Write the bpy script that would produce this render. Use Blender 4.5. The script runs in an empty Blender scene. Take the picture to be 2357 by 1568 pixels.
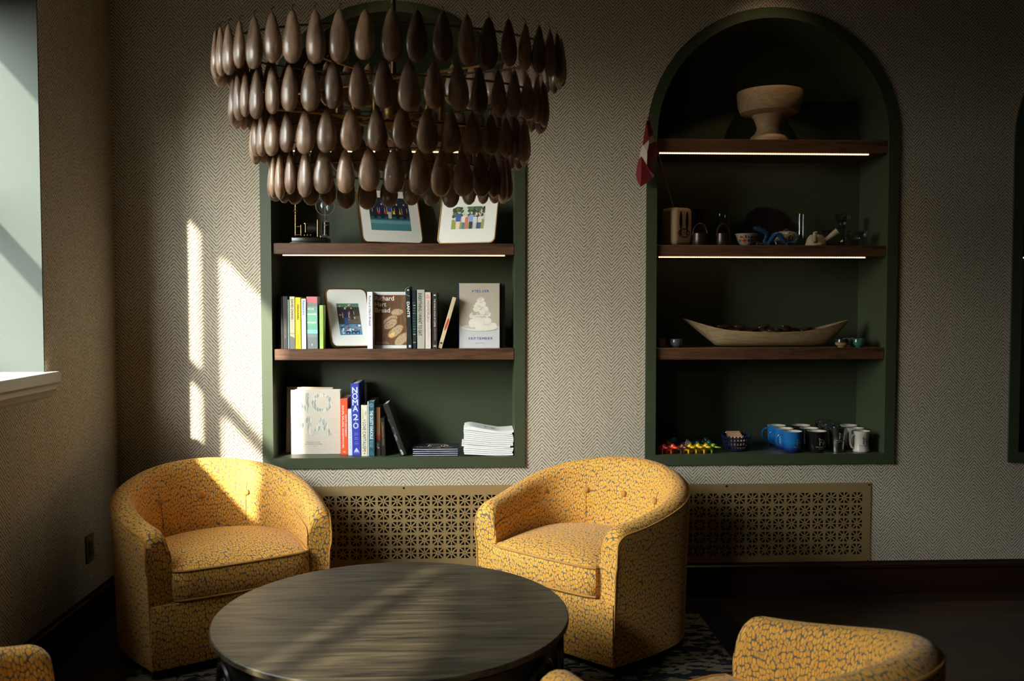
import bpy, bmesh, math, random
from mathutils import Vector, Matrix
from math import sin, cos, pi, sqrt, atan, atan2, tan
random.seed(7)
SC = bpy.context.scene
COL = SC.collection

# ------------------------------------------------------------------ camera
F = 2100.0
D, H = 4.2, 1.38
YAW = atan(93.5/F); PIT = atan(87/F)
cam_d = bpy.data.cameras.new('camera'); cam = bpy.data.objects.new('camera', cam_d); COL.objects.link(cam)
cam_d.sensor_width = 36.0; cam_d.lens = 36.0*F/2357.0; cam_d.clip_end = 100
cam.location = (0, -D, H)
cam.rotation_euler = (pi/2-PIT, 0, -YAW)
cam_d.dof.use_dof = True; cam_d.dof.focus_distance = 4.15; cam_d.dof.aperture_fstop = 4.0
SC.camera = cam
RM = cam.rotation_euler.to_matrix()

def ray(u, v): return RM @ Vector(((u-1178.5)/F, -(v-784)/F, -1.0))
def at_y(u, v, y=0.0):
    d = ray(u, v); t = (y+D)/d.y; return Vector((d.x*t, y, H+d.z*t))
def at_z(u, v, z):
    d = ray(u, v); t = (z-H)/d.z; return Vector((d.x*t, -D+d.y*t, z))
def X(u, y=0.0, v=697): return at_y(u, v, y).x
def Z(u, v, y=0.0): return at_y(u, v, y).z

# ------------------------------------------------------------------ view, world, sun
vs = SC.view_settings
vs.view_transform = 'Standard'; vs.look = 'None'; vs.gamma = 1; vs.use_curve_mapping = False
vs.exposure = 0.0
SUN_E = 25.0; SKY_E = 3.8; SPOT_E = 14.0; LED_E = 2.6
FILL_E = 37.0; FILL_P = 9.0; FILL_DIR = Vector((-1.3, -1.0, 0.26)).normalized()      # sky lobe added to brighten the middle wall and pendants
AUR_E = 100.0; AUR_P = 45.0; AUR_DIR = Vector((-0.42, -1.0, 0.22)).normalized()        # glow near the sun
SUN_DIR = Vector((0.478, 1.0, -0.54)).normalized()
SC.cycles.max_bounces = 8; SC.cycles.diffuse_bounces = 2; SC.cycles.sample_clamp_indirect = 6
SC.cycles.transparent_max_bounces = 12
w = bpy.data.worlds.new('world'); SC.world = w; w.use_nodes = True
nt = w.node_tree; nt.nodes.clear()
tc = nt.nodes.new('ShaderNodeTexCoord'); sp = nt.nodes.new('ShaderNodeSeparateXYZ')
rp = nt.nodes.new('ShaderNodeValToRGB'); bg = nt.nodes.new('ShaderNodeBackground'); ou = nt.nodes.new('ShaderNodeOutputWorld')
mz = nt.nodes.new('ShaderNodeMapRange'); mz.inputs['From Min'].default_value = -1; mz.inputs['From Max'].default_value = 1
nt.links.new(tc.outputs['Generated'], sp.inputs[0]); nt.links.new(sp.outputs['Z'], mz.inputs['Value']); nt.links.new(mz.outputs[0], rp.inputs[0])
cr = rp.color_ramp; cr.elements[0].position = 0.0; cr.elements[0].color = (0.010, 0.009, 0.005, 1)
cr.elements[1].position = 1.0; cr.elements[1].color = (3.6, 3.8, 4.0, 1)
for p, c in ((0.40, (0.04, 0.034, 0.022, 1)), (0.485, (0.18, 0.155, 0.12, 1)), (0.53, (0.72, 0.69, 0.62, 1)), (0.65, (0.80, 0.82, 0.80, 1)), (0.78, (3.2, 3.3, 3.3, 1))):
    e = cr.elements.new(p); e.color = c
# brighter sky: the added fill lobe, then the glow near the sun
prev = None
for dir_, p_, e_ in ((FILL_DIR, FILL_P, FILL_E), (AUR_DIR, AUR_P, AUR_E)):
    dt = nt.nodes.new('ShaderNodeVectorMath'); dt.operation = 'DOT_PRODUCT'; nt.links.new(tc.outputs['Generated'], dt.inputs[0]); dt.inputs[1].default_value = dir_
    mx_ = nt.nodes.new('ShaderNodeMath'); mx_.operation = 'MAXIMUM'; nt.links.new(dt.outputs['Value'], mx_.inputs[0]); mx_.inputs[1].default_value = 0
    pw = nt.nodes.new('ShaderNodeMath'); pw.operation = 'POWER'; nt.links.new(mx_.outputs[0], pw.inputs[0]); pw.inputs[1].default_value = p_
    ma = nt.nodes.new('ShaderNodeMath'); ma.operation = 'MULTIPLY_ADD'; nt.links.new(pw.outputs[0], ma.inputs[0]); ma.inputs[1].default_value = e_
    if prev is None: ma.inputs[2].default_value = SKY_E
    else: nt.links.new(prev, ma.inputs[2])
    prev = ma.outputs[0]
nt.links.new(rp.outputs[0], bg.inputs['Color']); nt.links.new(ma.outputs[0], bg.inputs['Strength'])
nt.links.new(bg.outputs[0], ou.inputs[0])
sun_d = bpy.data.lights.new('sun', 'SUN'); sun = bpy.data.objects.new('sun', sun_d); COL.objects.link(sun)
sun_d.energy = SUN_E; sun_d.angle = math.radians(1.3); sun_d.color = (1.0, 0.93, 0.82)
sun.rotation_euler = SUN_DIR.to_track_quat('-Z', 'Y').to_euler(); sun.location = (-6, -8, 5)

# room constants
XL = X(265); XR = 5.2; YB = -9.6; ZC = 3.2
XG = XL-0.31                     # glass plane
WIN = [(-0.69, -2.30), (-3.95, -5.60)]
WZ0, WZ1 = 1.115, 2.56
for k, (a, b) in enumerate(WIN):   # light portals guide the sky sampling through each window
    l = bpy.data.lights.new('window_portal', 'AREA'); l.shape = 'RECTANGLE'; l.size = WZ1-WZ0; l.size_y = a-b
    l.cycles.is_portal = True
    o = bpy.data.objects.new('window_portal', l); COL.objects.link(o)
    o.location = (XG-0.03, (a+b)/2, (WZ0+WZ1)/2); o.rotation_euler = (0, -pi/2, 0)

def spot(name, loc, tgt, e, ang, blend, col, rad=0.03):
    l = bpy.data.lights.new(name, 'SPOT'); l.energy = e; l.spot_size = math.radians(ang); l.spot_blend = blend; l.color = col
    l.shadow_soft_size = rad
    o = bpy.data.objects.new(name, l); COL.objects.link(o); o.location = loc
    o.rotation_euler = (Vector(tgt)-Vector(loc)).to_track_quat('-Z', 'Y').to_euler(); return o
WARM = (1.0, 0.72, 0.42)
spot('downlight', (X(1760), -0.42, ZC-0.02), (X(1760), -0.02, 1.9), SPOT_E, 62, 0.9, WARM)
spot('downlight', (X(905), -0.42, ZC-0.02), (X(905), -0.02, 1.9), SPOT_E*0.5, 62, 0.9, WARM)

# ------------------------------------------------------------------ materials
MATS = {}
def _n(nt, t, **k):
    n = nt.nodes.new(t)
    for a, b in k.items(): setattr(n, a, b)
    return n
def new_mat(name):
    m = bpy.data.materials.new(name); m.use_nodes = True
    nt = m.node_tree; b = nt.nodes['Principled BSDF']; return m, nt, b
def lin(h):
    c = [int(h[i:i+2], 16)/255 for i in (0, 2, 4)]
    return tuple(x/12.92 if x <= 0.04045 else ((x+0.055)/1.055)**2.4 for x in c)
def plain(name, col, rough=0.6, metal=0.0, spec=0.5, var=0.06, scale=40, bump=0.0, coat=0.0, emit=None, es=0.0):
    if isinstance(col, str): col = lin(col)
    m, nt, b = new_mat(name)
    tc = _n(nt, 'ShaderNodeTexCoord'); no = _n(nt, 'ShaderNodeTexNoise'); no.inputs['Scale'].default_value = scale
    no.inputs['Detail'].default_value = 3
    nt.links.new(tc.outputs['Object'], no.inputs['Vector'])
    mx = _n(nt, 'ShaderNodeMix', data_type='RGBA')
    mx.inputs[6].default_value = tuple(c*(1-var) for c in col)+(1,)
    mx.inputs[7].default_value = tuple(min(1, c*(1+var)) for c in col)+(1,)
    nt.links.new(no.outputs['Fac'], mx.inputs[0]); nt.links.new(mx.outputs[2], b.inputs['Base Color'])
    b.inputs['Roughness'].default_value = rough; b.inputs['Metallic'].default_value = metal
    b.inputs['Specular IOR Level'].default_value = spec; b.inputs['Coat Weight'].default_value = coat
    if emit: b.inputs['Emission Color'].default_value = tuple(emit)+(1,); b.inputs['Emission Strength'].default_value = es
    if bump:
        bp = _n(nt, 'ShaderNodeBump'); bp.inputs['Strength'].default_value = bump; bp.inputs['Distance'].default_value = 0.002
        nt.links.new(no.outputs['Fac'], bp.inputs['Height']); nt.links.new(bp.outputs[0], b.inputs['Normal'])
    return m
GAIN = [1.0]
def C(hexs, rough=0.5, **k):     # cached simple colour
    key = (hexs, rough, GAIN[0], tuple(sorted(k.items())))
    if key not in MATS:
        c = lin(hexs); g_ = min(GAIN[0], 0.84/max(c+(1e-4,))); MATS[key] = plain('paint_'+hexs, tuple(x*max(g_, 1.0) for x in c), rough, **k)
    return MATS[key]
def wood(name, c1, c2, rough=0.4, axis='X', scale=1.0, dist=1.6, coat=0.0, spec=0.5, rv=0.12):
    m, nt, b = new_mat(name)
    tc = _n(nt, 'ShaderNodeTexCoord'); mp = _n(nt, 'ShaderNodeMapping')
    s = {'X': (1.2, 14, 14), 'Y': (14, 1.2, 14), 'Z': (14, 14, 1.2)}[axis]
    mp.inputs['Scale'].default_value = tuple(a*scale for a in s)
    nt.links.new(tc.outputs['Object'], mp.inputs['Vector'])
    n1 = _n(nt, 'ShaderNodeTexNoise'); n1.inputs['Scale'].default_value = 1.6; n1.inputs['Detail'].default_value = 8; n1.inputs['Distortion'].default_value = dist
    n2 = _n(nt, 'ShaderNodeTexNoise'); n2.inputs['Scale'].default_value = 9; n2.inputs['Detail'].default_value = 5
    nt.links.new(mp.outputs[0], n1.inputs['Vector']); nt.links.new(mp.outputs[0], n2.inputs['Vector'])
    ad = _n(nt, 'ShaderNodeMix'); ad.inputs[0].default_value = 0.4
    nt.links.new(n1.outputs['Fac'], ad.inputs[2]); nt.links.new(n2.outputs['Fac'], ad.inputs[3])
    r = _n(nt, 'ShaderNodeValToRGB'); r.color_ramp.elements[0].position = 0.36; r.color_ramp.elements[1].position = 0.64
    r.color_ramp.elements[0].color = tuple(c1)+(1,); r.color_ramp.elements[1].color = tuple(c2)+(1,)
    nt.links.new(ad.outputs[0], r.inputs[0]); nt.links.new(r.outputs[0], b.inputs['Base Color'])
    mr = _n(nt, 'ShaderNodeMapRange'); mr.inputs['To Min'].default_value = rough+rv; mr.inputs['To Max'].default_value = max(0.05, rough-rv)
    nt.links.new(ad.outputs[0], mr.inputs['Value']); nt.links.new(mr.outputs[0], b.inputs['Roughness'])
    bp = _n(nt, 'ShaderNodeBump'); bp.inputs['Strength'].default_value = 0.15; bp.inputs['Distance'].default_value = 0.002
    nt.links.new(n2.outputs['Fac'], bp.inputs['Height']); nt.links.new(bp.outputs[0], b.inputs['Normal'])
    b.inputs['Coat Weight'].default_value = coat; b.inputs['Specular IOR Level'].default_value = spec
    return m
def math_(nt, op, a, b=None, c=None):
    n = _n(nt, 'ShaderNodeMath', operation=op)
    for i, x in enumerate((a, b, c)):
        if x is None: continue
        if isinstance(x, (int, float)): n.inputs[i].default_value = x
        else: nt.links.new(x, n.inputs[i])
    return n.outputs[0]
def herringbone(name, ax, phase):
    m, nt, b = new_mat(name)
    g = _n(nt, 'ShaderNodeNewGeometry'); s = _n(nt, 'ShaderNodeSeparateXYZ'); nt.links.new(g.outputs['Position'], s.inputs[0])
    u = math_(nt, 'ADD', s.outputs[ax], 50-phase); z = s.outputs['Z']
    P = 0.1285
    T = math_(nt, 'PINGPONG', u, P/2)                       # 0 at a peak, P/2 in a valley
    V = math_(nt, 'ADD', z, math_(nt, 'MULTIPLY', T, 1.12))
    W = math_(nt, 'SUBTRACT', z, math_(nt, 'MULTIPLY', T, 0.9))
    rib = math_(nt, 'SINE', math_(nt, 'MULTIPLY', V, 2*pi/0.0163))
    dash = math_(nt, 'SINE', math_(nt, 'MULTIPLY', W, 2*pi/0.0082))
    no = _n(nt, 'ShaderNodeTexNoise'); no.inputs['Scale'].default_value = 90; no.inputs['Detail'].default_value = 2
    nt.links.new(g.outputs['Position'], no.inputs['Vector'])
    nz = math_(nt, 'MULTIPLY', math_(nt, 'SUBTRACT', no.outputs['Fac'], 0.5), 1.6)
    mr = _n(nt, 'ShaderNodeMapRange', interpolation_type='SMOOTHSTEP'); mr.inputs['From Min'].default_value = -1.0; mr.inputs['From Max'].default_value = -0.15
    nt.links.new(math_(nt, 'ADD', rib, nz), mr.inputs['Value'])
    md = _n(nt, 'ShaderNodeMapRange', interpolation_type='SMOOTHSTEP'); md.inputs['From Min'].default_value = -0.5; md.inputs['From Max'].default_value = 0.4
    nt.links.new(math_(nt, 'ADD', dash, nz), md.inputs['Value'])
    mA = _n(nt, 'ShaderNodeMix', data_type='RGBA'); mA.inputs[6].default_value = (0.065, 0.042, 0.020, 1); mA.inputs[7].default_value = (0.34, 0.225, 0.115, 1); nt.links.new(md.outputs[0], mA.inputs[0])
    mB = _n(nt, 'ShaderNodeMix', data_type='RGBA'); mB.inputs[6].default_value = (0.55, 0.49, 0.385, 1); mB.inputs[7].default_value = (0.63, 0.59, 0.49, 1); nt.links.new(md.outputs[0], mB.inputs[0])
    r = _n(nt, 'ShaderNodeMix', data_type='RGBA'); nt.links.new(mr.outputs[0], r.inputs[0]); nt.links.new(mA.outputs[2], r.inputs[6]); nt.links.new(mB.outputs[2], r.inputs[7])
    nt.links.new(r.outputs[2], b.inputs['Base Color']); b.inputs['Roughness'].default_value = 0.85; b.inputs['Specular IOR Level'].default_value = 0.2
    bp = _n(nt, 'ShaderNodeBump'); bp.inputs['Strength'].default_value = 0.3; bp.inputs['Distance'].default_value = 0.0015
    nt.links.new(mr.outputs[0], bp.inputs['Height']); nt.links.new(bp.outputs[0], b.inputs['Normal'])
    return m
M_WALL = herringbone('woven_wallcovering', 'X', X(1318.7))
M_WALL_L = herringbone('woven_wallcovering_left', 'Y', 0.0)
def leaf_fabric():
    m, nt, b = new_mat('leaf_fabric')
    uv = _n(nt, 'ShaderNodeUVMap'); mp = _n(nt, 'ShaderNodeMapping'); mp.inputs['Scale'].default_value = (1/0.0083, 1/0.0172, 1)
    nt.links.new(uv.outputs[0], mp.inputs['Vector'])
    no = _n(nt, 'ShaderNodeTexNoise'); no.inputs['Scale'].default_value = 0.45; no.inputs['Detail'].default_value = 0
    nt.links.new(mp.outputs[0], no.inputs['Vector'])
    ad = _n(nt, 'ShaderNodeVectorMath', operation='MULTIPLY_ADD'); ad.inputs[1].default_value = (1.6, 1.0, 0)
    nt.links.new(no.outputs['Color'], ad.inputs[0]); nt.links.new(mp.outputs[0], ad.inputs[2])
    v = _n(nt, 'ShaderNodeTexVoronoi', voronoi_dimensions='2D', feature='DISTANCE_TO_EDGE'); v.inputs['Scale'].default_value = 1.0; v.inputs['Randomness'].default_value = 0.85
    v2 = _n(nt, 'ShaderNodeTexVoronoi', voronoi_dimensions='2D', feature='F1'); v2.inputs['Scale'].default_value = 1.0; v2.inputs['Randomness'].default_value = 0.85
    nt.links.new(ad.outputs[0], v.inputs['Vector']); nt.links.new(ad.outputs[0], v2.inputs['Vector'])
    a = math_(nt, 'SUBTRACT', v.outputs['Distance'], math_(nt, 'MULTIPLY', math_(nt, 'MAXIMUM', math_(nt, 'SUBTRACT', v2.outputs['Distance'], 0.42), 0), 0.5))
    mr = _n(nt, 'ShaderNodeMapRange', interpolation_type='SMOOTHSTEP'); mr.inputs['From Min'].default_value = 0.040; mr.inputs['From Max'].default_value = 0.078
    nt.links.new(a, mr.inputs['Value'])
    hs = _n(nt, 'ShaderNodeMix', data_type='RGBA'); hs.inputs[6].default_value = (0.84, 0.375, 0.035, 1); hs.inputs[7].default_value = (0.95, 0.48, 0.058, 1)
    nt.links.new(v2.outputs['Color'], hs.inputs[0])
    mx = _n(nt, 'ShaderNodeMix', data_type='RGBA'); mx.inputs[6].default_value = (0.150, 0.120, 0.102, 1)
    nt.links.new(mr.outputs[0], mx.inputs[0]); nt.links.new(hs.outputs[2], mx.inputs[7])
    nt.links.new(mx.outputs[2], b.inputs['Base Color'])
    b.inputs['Roughness'].default_value = 0.75; b.inputs['Sheen Weight'].default_value = 0.12; b.inputs['Specular IOR Level'].default_value = 0.3
    bp = _n(nt, 'ShaderNodeBump'); bp.inputs['Strength'].default_value = 0.6; bp.inputs['Distance'].default_value = 0.0015
    nt.links.new(mr.outputs[0], bp.inputs['Height']); nt.links.new(bp.outputs[0], b.inputs['Normal'])
    return m
M_FAB = leaf_fabric()
M_PIPE = plain('gold_piping', (0.50, 0.24, 0.05), 0.8, var=0.2, scale=150)
M_DARK = plain('plinth_black', (0.012, 0.010, 0.010), 0.5)
M_GREEN = plain('olive_green_paint', (0.052, 0.066, 0.035), 0.40, var=0.03)
M_JAMB = plain('pale_green_paint', (0.052, 0.060, 0.054), 0.8, spec=0.1, var=0.02)
M_SILL = plain('sill_paint', (0.46, 0.43, 0.35), 0.35, var=0.02)
M_SHELF = wood('walnut_shelf', (0.050, 0.022, 0.012), (0.165, 0.078, 0.040), 0.35, 'X', 1.5)
M_TABLE = wood('table_wood', (0.006, 0.005, 0.004), (0.072, 0.056, 0.031), 0.42, 'X', 0.62, 3.2, rv=0.10, spec=0.32)
M_CARVE = plain('carved_black', (0.007, 0.0055, 0.005), 0.30, spec=0.4, var=0.3, scale=20)
M_BRASS = plain('brass', (0.50, 0.31, 0.12), 0.35, metal=1.0)
M_GRILLE = plain('brass_grille', (0.42, 0.29, 0.13), 0.48, metal=0.45, spec=0.4, var=0.05, scale=300)
M_STEEL = plain('steel', (0.42, 0.42, 0.42), 0.25, metal=1.0)
M_BASE = wood('baseboard_wood', (0.016, 0.006, 0.004), (0.030, 0.011, 0.007), 0.35, 'X')
M_CEIL = plain('ceiling_paint', (0.10, 0.09, 0.075), 0.9)
M_OTHER = plain('far_wall_paint', (0.05, 0.04, 0.03), 0.9)
M_BLACK = plain('void_black', (0.004, 0.004, 0.004), 0.9)
M_PAGE = plain('paper', (0.66, 0.60, 0.50), 0.9, var=0.12, scale=8)
M_WHITE = plain('white_paper', (0.84, 0.84, 0.83), 0.8, var=0.03)
M_MAT = plain('picture_mat', (0.80, 0.80, 0.76), 0.6, var=0.02)
M_LED = plain('led_glow', (1, 0.8, 0.5), 0.5, emit=(1.0, 0.62, 0.32), es=LED_E)
_nt = M_LED.node_tree; _b = _nt.nodes['Principled BSDF']; _tc = _n(_nt, 'ShaderNodeTexCoord'); _s = _n(_nt, 'ShaderNodeSeparateXYZ'); _nt.links.new(_tc.outputs['Object'], _s.inputs[0])
_nt.links.new(math_(_nt, 'MULTIPLY_ADD', math_(_nt, 'SINE', math_(_nt, 'MULTIPLY', _s.outputs['X'], 2*pi/0.0115)), LED_E*0.55, LED_E), _b.inputs['Emission Strength'])
M_TEAK = wood('pale_teak', (0.24, 0.155, 0.075), (0.40, 0.28, 0.15), 0.55, 'X', 1.3, 2.5)
M_ASH = wood('ash_wood', (0.30, 0.19, 0.10), (0.46, 0.31, 0.18), 0.6, 'X', 1.6, 2.5)
def glass_mat(name, tint=(0.9, 0.95, 0.95), fac=0.12, rough=0.02):
    m = bpy.data.materials.new(name); m.use_nodes = True; nt = m.node_tree; nt.nodes.clear()
    t = _n(nt, 'ShaderNodeBsdfTransparent'); t.inputs[0].default_value = tuple(tint)+(1,)
    g = _n(nt, 'ShaderNodeBsdfGlossy'); g.inputs['Roughness'].default_value = rough
    lw = _n(nt, 'ShaderNodeLayerWeight'); lw.inputs['Blend'].default_value = 0.35
    mr = _n(nt, 'ShaderNodeMapRange'); mr.inputs['To Min'].default_value = fac*0.4; mr.inputs['To Max'].default_value = min(1, fac*5)
    nt.links.new(lw.outputs['Facing'], mr.inputs['Value'])
    mx = _n(nt, 'ShaderNodeMixShader'); o = _n(nt, 'ShaderNodeOutputMaterial')
    nt.links.new(mr.outputs[0], mx.inputs[0]); nt.links.new(t.outputs[0], mx.inputs[1]); nt.links.new(g.outputs[0], mx.inputs[2]); nt.links.new(mx.outputs[0], o.inputs[0])
    return m
M_PANE = glass_mat('window_glass', (0.96, 0.98, 0.97), 0.05)
M_GLASS = glass_mat('crystal', (0.88, 0.92, 0.93), 0.045)
M_CUT = glass_mat('cut_crystal', (0.72, 0.78, 0.82), 0.13, 0.0)
def pendant_mat():
    m, nt, b = new_mat('pod_wood')
    tc = _n(nt, 'ShaderNodeTexCoord'); oi = _n(nt, 'ShaderNodeObjectInfo')
    mp = _n(nt, 'ShaderNodeMapping'); mp.inputs['Scale'].default_value = (30, 30, 9)
    nt.links.new(tc.outputs['Object'], mp.inputs['Vector']); nt.links.new(oi.outputs['Random'], mp.inputs['Location'])
    n = _n(nt, 'ShaderNodeTexNoise', noise_dimensions='4D'); n.inputs['Scale'].default_value = 1.2; n.inputs['Detail'].default_value = 5; n.inputs['Distortion'].default_value = 1
    nt.links.new(mp.outputs[0], n.inputs['Vector']); nt.links.new(math_(nt, 'MULTIPLY', oi.outputs['Random'], 40), n.inputs['W'])
    r = _n(nt, 'ShaderNodeValToRGB'); r.color_ramp.elements[0].position = 0.36; r.color_ramp.elements[1].position = 0.66
    r.color_ramp.elements[0].color = (0.19, 0.105, 0.064, 1); r.color_ramp.elements[1].color = (0.46, 0.29, 0.19, 1)
    nt.links.new(n.outputs['Fac'], r.inputs[0])
    hv = _n(nt, 'ShaderNodeHueSaturation'); nt.links.new(r.outputs[0], hv.inputs['Color'])
    nt.links.new(math_(nt, 'MULTIPLY_ADD', oi.outputs['Random'], 0.95, 0.45), hv.inputs['Value'])
    nt.links.new(hv.outputs[0], b.inputs['Base Color']); b.inputs['Roughness'].default_value = 0.32; b.inputs['Coat Weight'].default_value = 0.25
    return m
M_POD = pendant_mat()

# ------------------------------------------------------------------ mesh helpers
class MB:
    def __init__(s): s.v = []; s.f = []; s.m = []; s.uv = {}; s.mats = []
    def mi(s, mat):
        if mat not in s.mats: s.mats.append(mat)
        return s.mats.index(mat)
    def add(s, verts, faces, mat, xf=None, uvs=None):
        o = len(s.v); k = s.mi(mat)
        for p in verts: s.v.append(tuple((xf @ Vector(p)) if xf is not None else p))
        for i, f in enumerate(faces):
            if uvs is not None: s.uv[len(s.f)] = [uvs[j] for j in f]
            s.f.append([j+o for j in f]); s.m.append(k)
        return s
    def box(s, c, d, mat, xf=None):
        x, y, z = c; a, b, e = d[0]/2, d[1]/2, d[2]/2
        v = [(x-a, y-b, z-e), (x+a, y-b, z-e), (x+a, y+b, z-e), (x-a, y+b, z-e), (x-a, y-b, z+e), (x+a, y-b, z+e), (x+a, y+b, z+e), (x-a, y+b, z+e)]
        return s.add(v, [(0, 3, 2, 1), (4, 5, 6, 7), (0, 1, 5, 4), (1, 2, 6, 5), (2, 3, 7, 6), (3, 0, 4, 7)], mat, xf)
    def bbox(s, c, d, mat, r=0.003, seg=2, xf=None):   # bevelled box
        bm = bmesh.new(); bmesh.ops.create_cube(bm, size=1)
        for v in bm.verts: v.co = Vector((v.co.x*d[0]+c[0], v.co.y*d[1]+c[1], v.co.z*d[2]+c[2]))
        bmesh.ops.bevel(bm, geom=bm.edges[:], offset=min(r, min(d)*0.45), segments=seg, affect='EDGES', profile=0.5)
        return s.bm(bm, mat, xf)
    def bm(s, bm, mat, xf=None):
        bm.verts.index_update(); vs = [tuple(v.co) for v in bm.verts]; fs = [[v.index for v in f.verts] for f in bm.faces]; bm.free()
        return s.add(vs, fs, mat, xf)
    def lathe(s, prof, n, mat, c=(0, 0, 0), cap=True, xf=None, sx=1, sy=1):
        v = []; f = []
        for r, z in prof:
            for i in range(n): a = 2*pi*i/n; v.append((c[0]+r*cos(a)*sx, c[1]+r*sin(a)*sy, c[2]+z))
        for j in range(len(prof)-1):
            for i in range(n):
                k = (i+1) % n; f.append((j*n+i, j*n+k, (j+1)*n+k, (j+1)*n+i))
        if cap:
            f.append(tuple(range(n-1, -1, -1))); f.append(tuple((len(prof)-1)*n+i for i in range(n)))
        return s.add(v, f, mat, xf)
    def tube(s, pts, rad, mat, n=8, closed=False, xf=None, flat=None):
        pts = [Vector(p) for p in pts]; m = len(pts); v = []; f = []
        rr = rad if isinstance(rad, (list, tuple)) else [rad]*m
        up = None
        for i, p in enumerate(pts):
            a = pts[(i-1) % m] if (closed or i > 0) else p; b = pts[(i+1) % m] if (closed or i < m-1) else p
            t = (b-a).normalized()
            if up is None:
                up = Vector((0, 0, 1)) if abs(t.z) < 0.9 else Vector((0, 1, 0))
            sd = t.cross(up)
            if sd.length < 1e-6: sd = t.orthogonal()
            sd.normalize(); up = sd.cross(t).normalized()
            for k in range(n):
                q = 2*pi*k/n; v.append(tuple(p+(sd*cos(q)+up*sin(q)*(flat or 1))*rr[i]))
        for i in range(m if closed else m-1):
            j = (i+1) % m
            for k in range(n):
                l = (k+1) % n; f.append((i*n+k, i*n+l, j*n+l, j*n+k))
        if not closed: f.append(tuple(range(n-1, -1, -1))); f.append(tuple((m-1)*n+k for k in range(n)))
        return s.add(v, f, mat, xf)
    def ell(s, c, r, mat, rot=None, sub=2, xf=None):
        bm = bmesh.new(); bmesh.ops.create_icosphere(bm, subdivisions=sub, radius=1)
        R = rot if rot is not None else Matrix.Identity(3)
        for v in bm.verts: v.co = R @ Vector((v.co.x*r[0], v.co.y*r[1], v.co.z*r[2])) + Vector(c)
        return s.bm(bm, mat, xf)
    def poly(s, pts, mat, xf=None):
        return s.add(pts, [tuple(range(len(pts)))], mat, xf)
    def build(s, name, parent=None, loc=None, smooth=True, angle=40, label=None, boxuv=False):
        me = bpy.data.meshes.new(name); me.from_pydata(s.v, [], s.f)
        for m in s.mats: me.materials.append(m)
        me.polygons.foreach_set('material_index', s.m)
        if s.uv or boxuv:
            ul = me.uv_layers.new(name='UVMap')
            for p in me.polygons:
                us = s.uv.get(p.index); nn = p.normal
                for q, li in enumerate(p.loop_indices):
                    if us: ul.data[li].uv = us[q]
                    else:
                        co = me.vertices[me.loops[li].vertex_index].co
                        ax = max(range(3), key=lambda a: abs(nn[a]))
                        ul.data[li].uv = ((co.y, co.z), (co.x, co.z), (co.x, co.y))[ax]
        me.validate(); me.update()
        if smooth:
            me.polygons.foreach_set('use_smooth', [True]*len(me.polygons))
            me.set_sharp_from_angle(angle=math.radians(angle))
        o = bpy.data.objects.new(name, me); COL.objects.link(o)
        if parent is not None: o.parent = parent
        if loc is not None: o.location = loc
        if label: o['label'] = label
        return o
def thing(name, label, cat, loc=(0, 0, 0), rotz=0, group=None, rot=None):
    o = bpy.data.objects.new(name, None); COL.objects.link(o); o.empty_display_size = 0.05
    o.location = loc; o.rotation_euler = rot if rot else (0, 0, rotz); o['label'] = label; o['category'] = cat
    if group: o['group'] = group
    return o
def tag(o, label, cat, group=None, kind=None):
    o['label'] = label; o['category'] = cat
    if group: o['group'] = group
    if kind: o['kind'] = kind
    return o
def structure(o, label=None):
    o['kind'] = 'structure'
    if label: o['label'] = label
    return o
def dup(root, loc=None, rotz=None, label=None, group=None):
    r = root.copy(); COL.objects.link(r)
    if loc is not None: r.location = loc
    if rotz is not None: r.rotation_euler = (0, 0, rotz)
    if label: r['label'] = label
    if group: r['group'] = group
    for ch in list(root.children):
        c = ch.copy(); COL.objects.link(c); c.parent = r
        for g in list(ch.children):
            d = g.copy(); COL.objects.link(d); d.parent = c
    return r
def remesh(mb, vox, sm=2):
    me = bpy.data.meshes.new('tmp'); me.from_pydata(mb.v, [], mb.f); o = bpy.data.objects.new('tmp', me); COL.objects.link(o)
    md = o.modifiers.new('r', 'REMESH'); md.mode = 'VOXEL'; md.voxel_size = vox; md.use_smooth_shade = True
    ms = o.modifiers.new('s', 'SMOOTH'); ms.iterations = sm; ms.factor = 0.5
    dg = bpy.context.evaluated_depsgraph_get(); n = bpy.data.meshes.new_from_object(o.evaluated_get(dg))
    bpy.data.objects.remove(o); return n
_TX = {}
def text_geo(s):
    if s in _TX: return _TX[s]
    c = bpy.data.curves.new('t', 'FONT'); c.body = s; c.resolution_u = 3; c.size = 1
    o = bpy.data.objects.new('t', c); COL.objects.link(o)
    dg = bpy.context.evaluated_depsgraph_get(); me = bpy.data.meshes.new_from_object(o.evaluated_get(dg))
    vs = [tuple(v.co) for v in me.vertices]; fs = [list(p.vertices) for p in me.polygons]
    bpy.data.objects.remove(o); bpy.data.meshes.remove(me)
    x0 = min(v[0] for v in vs); x1 = max(v[0] for v in vs); y0 = min(v[1] for v in vs); y1 = max(v[1] for v in vs)
    _TX[s] = ([((v[0]-x0)/(x1-x0)-0.5, (v[1]-y0)/(y1-y0)-0.5) for v in vs], fs); return _TX[s]
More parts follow.
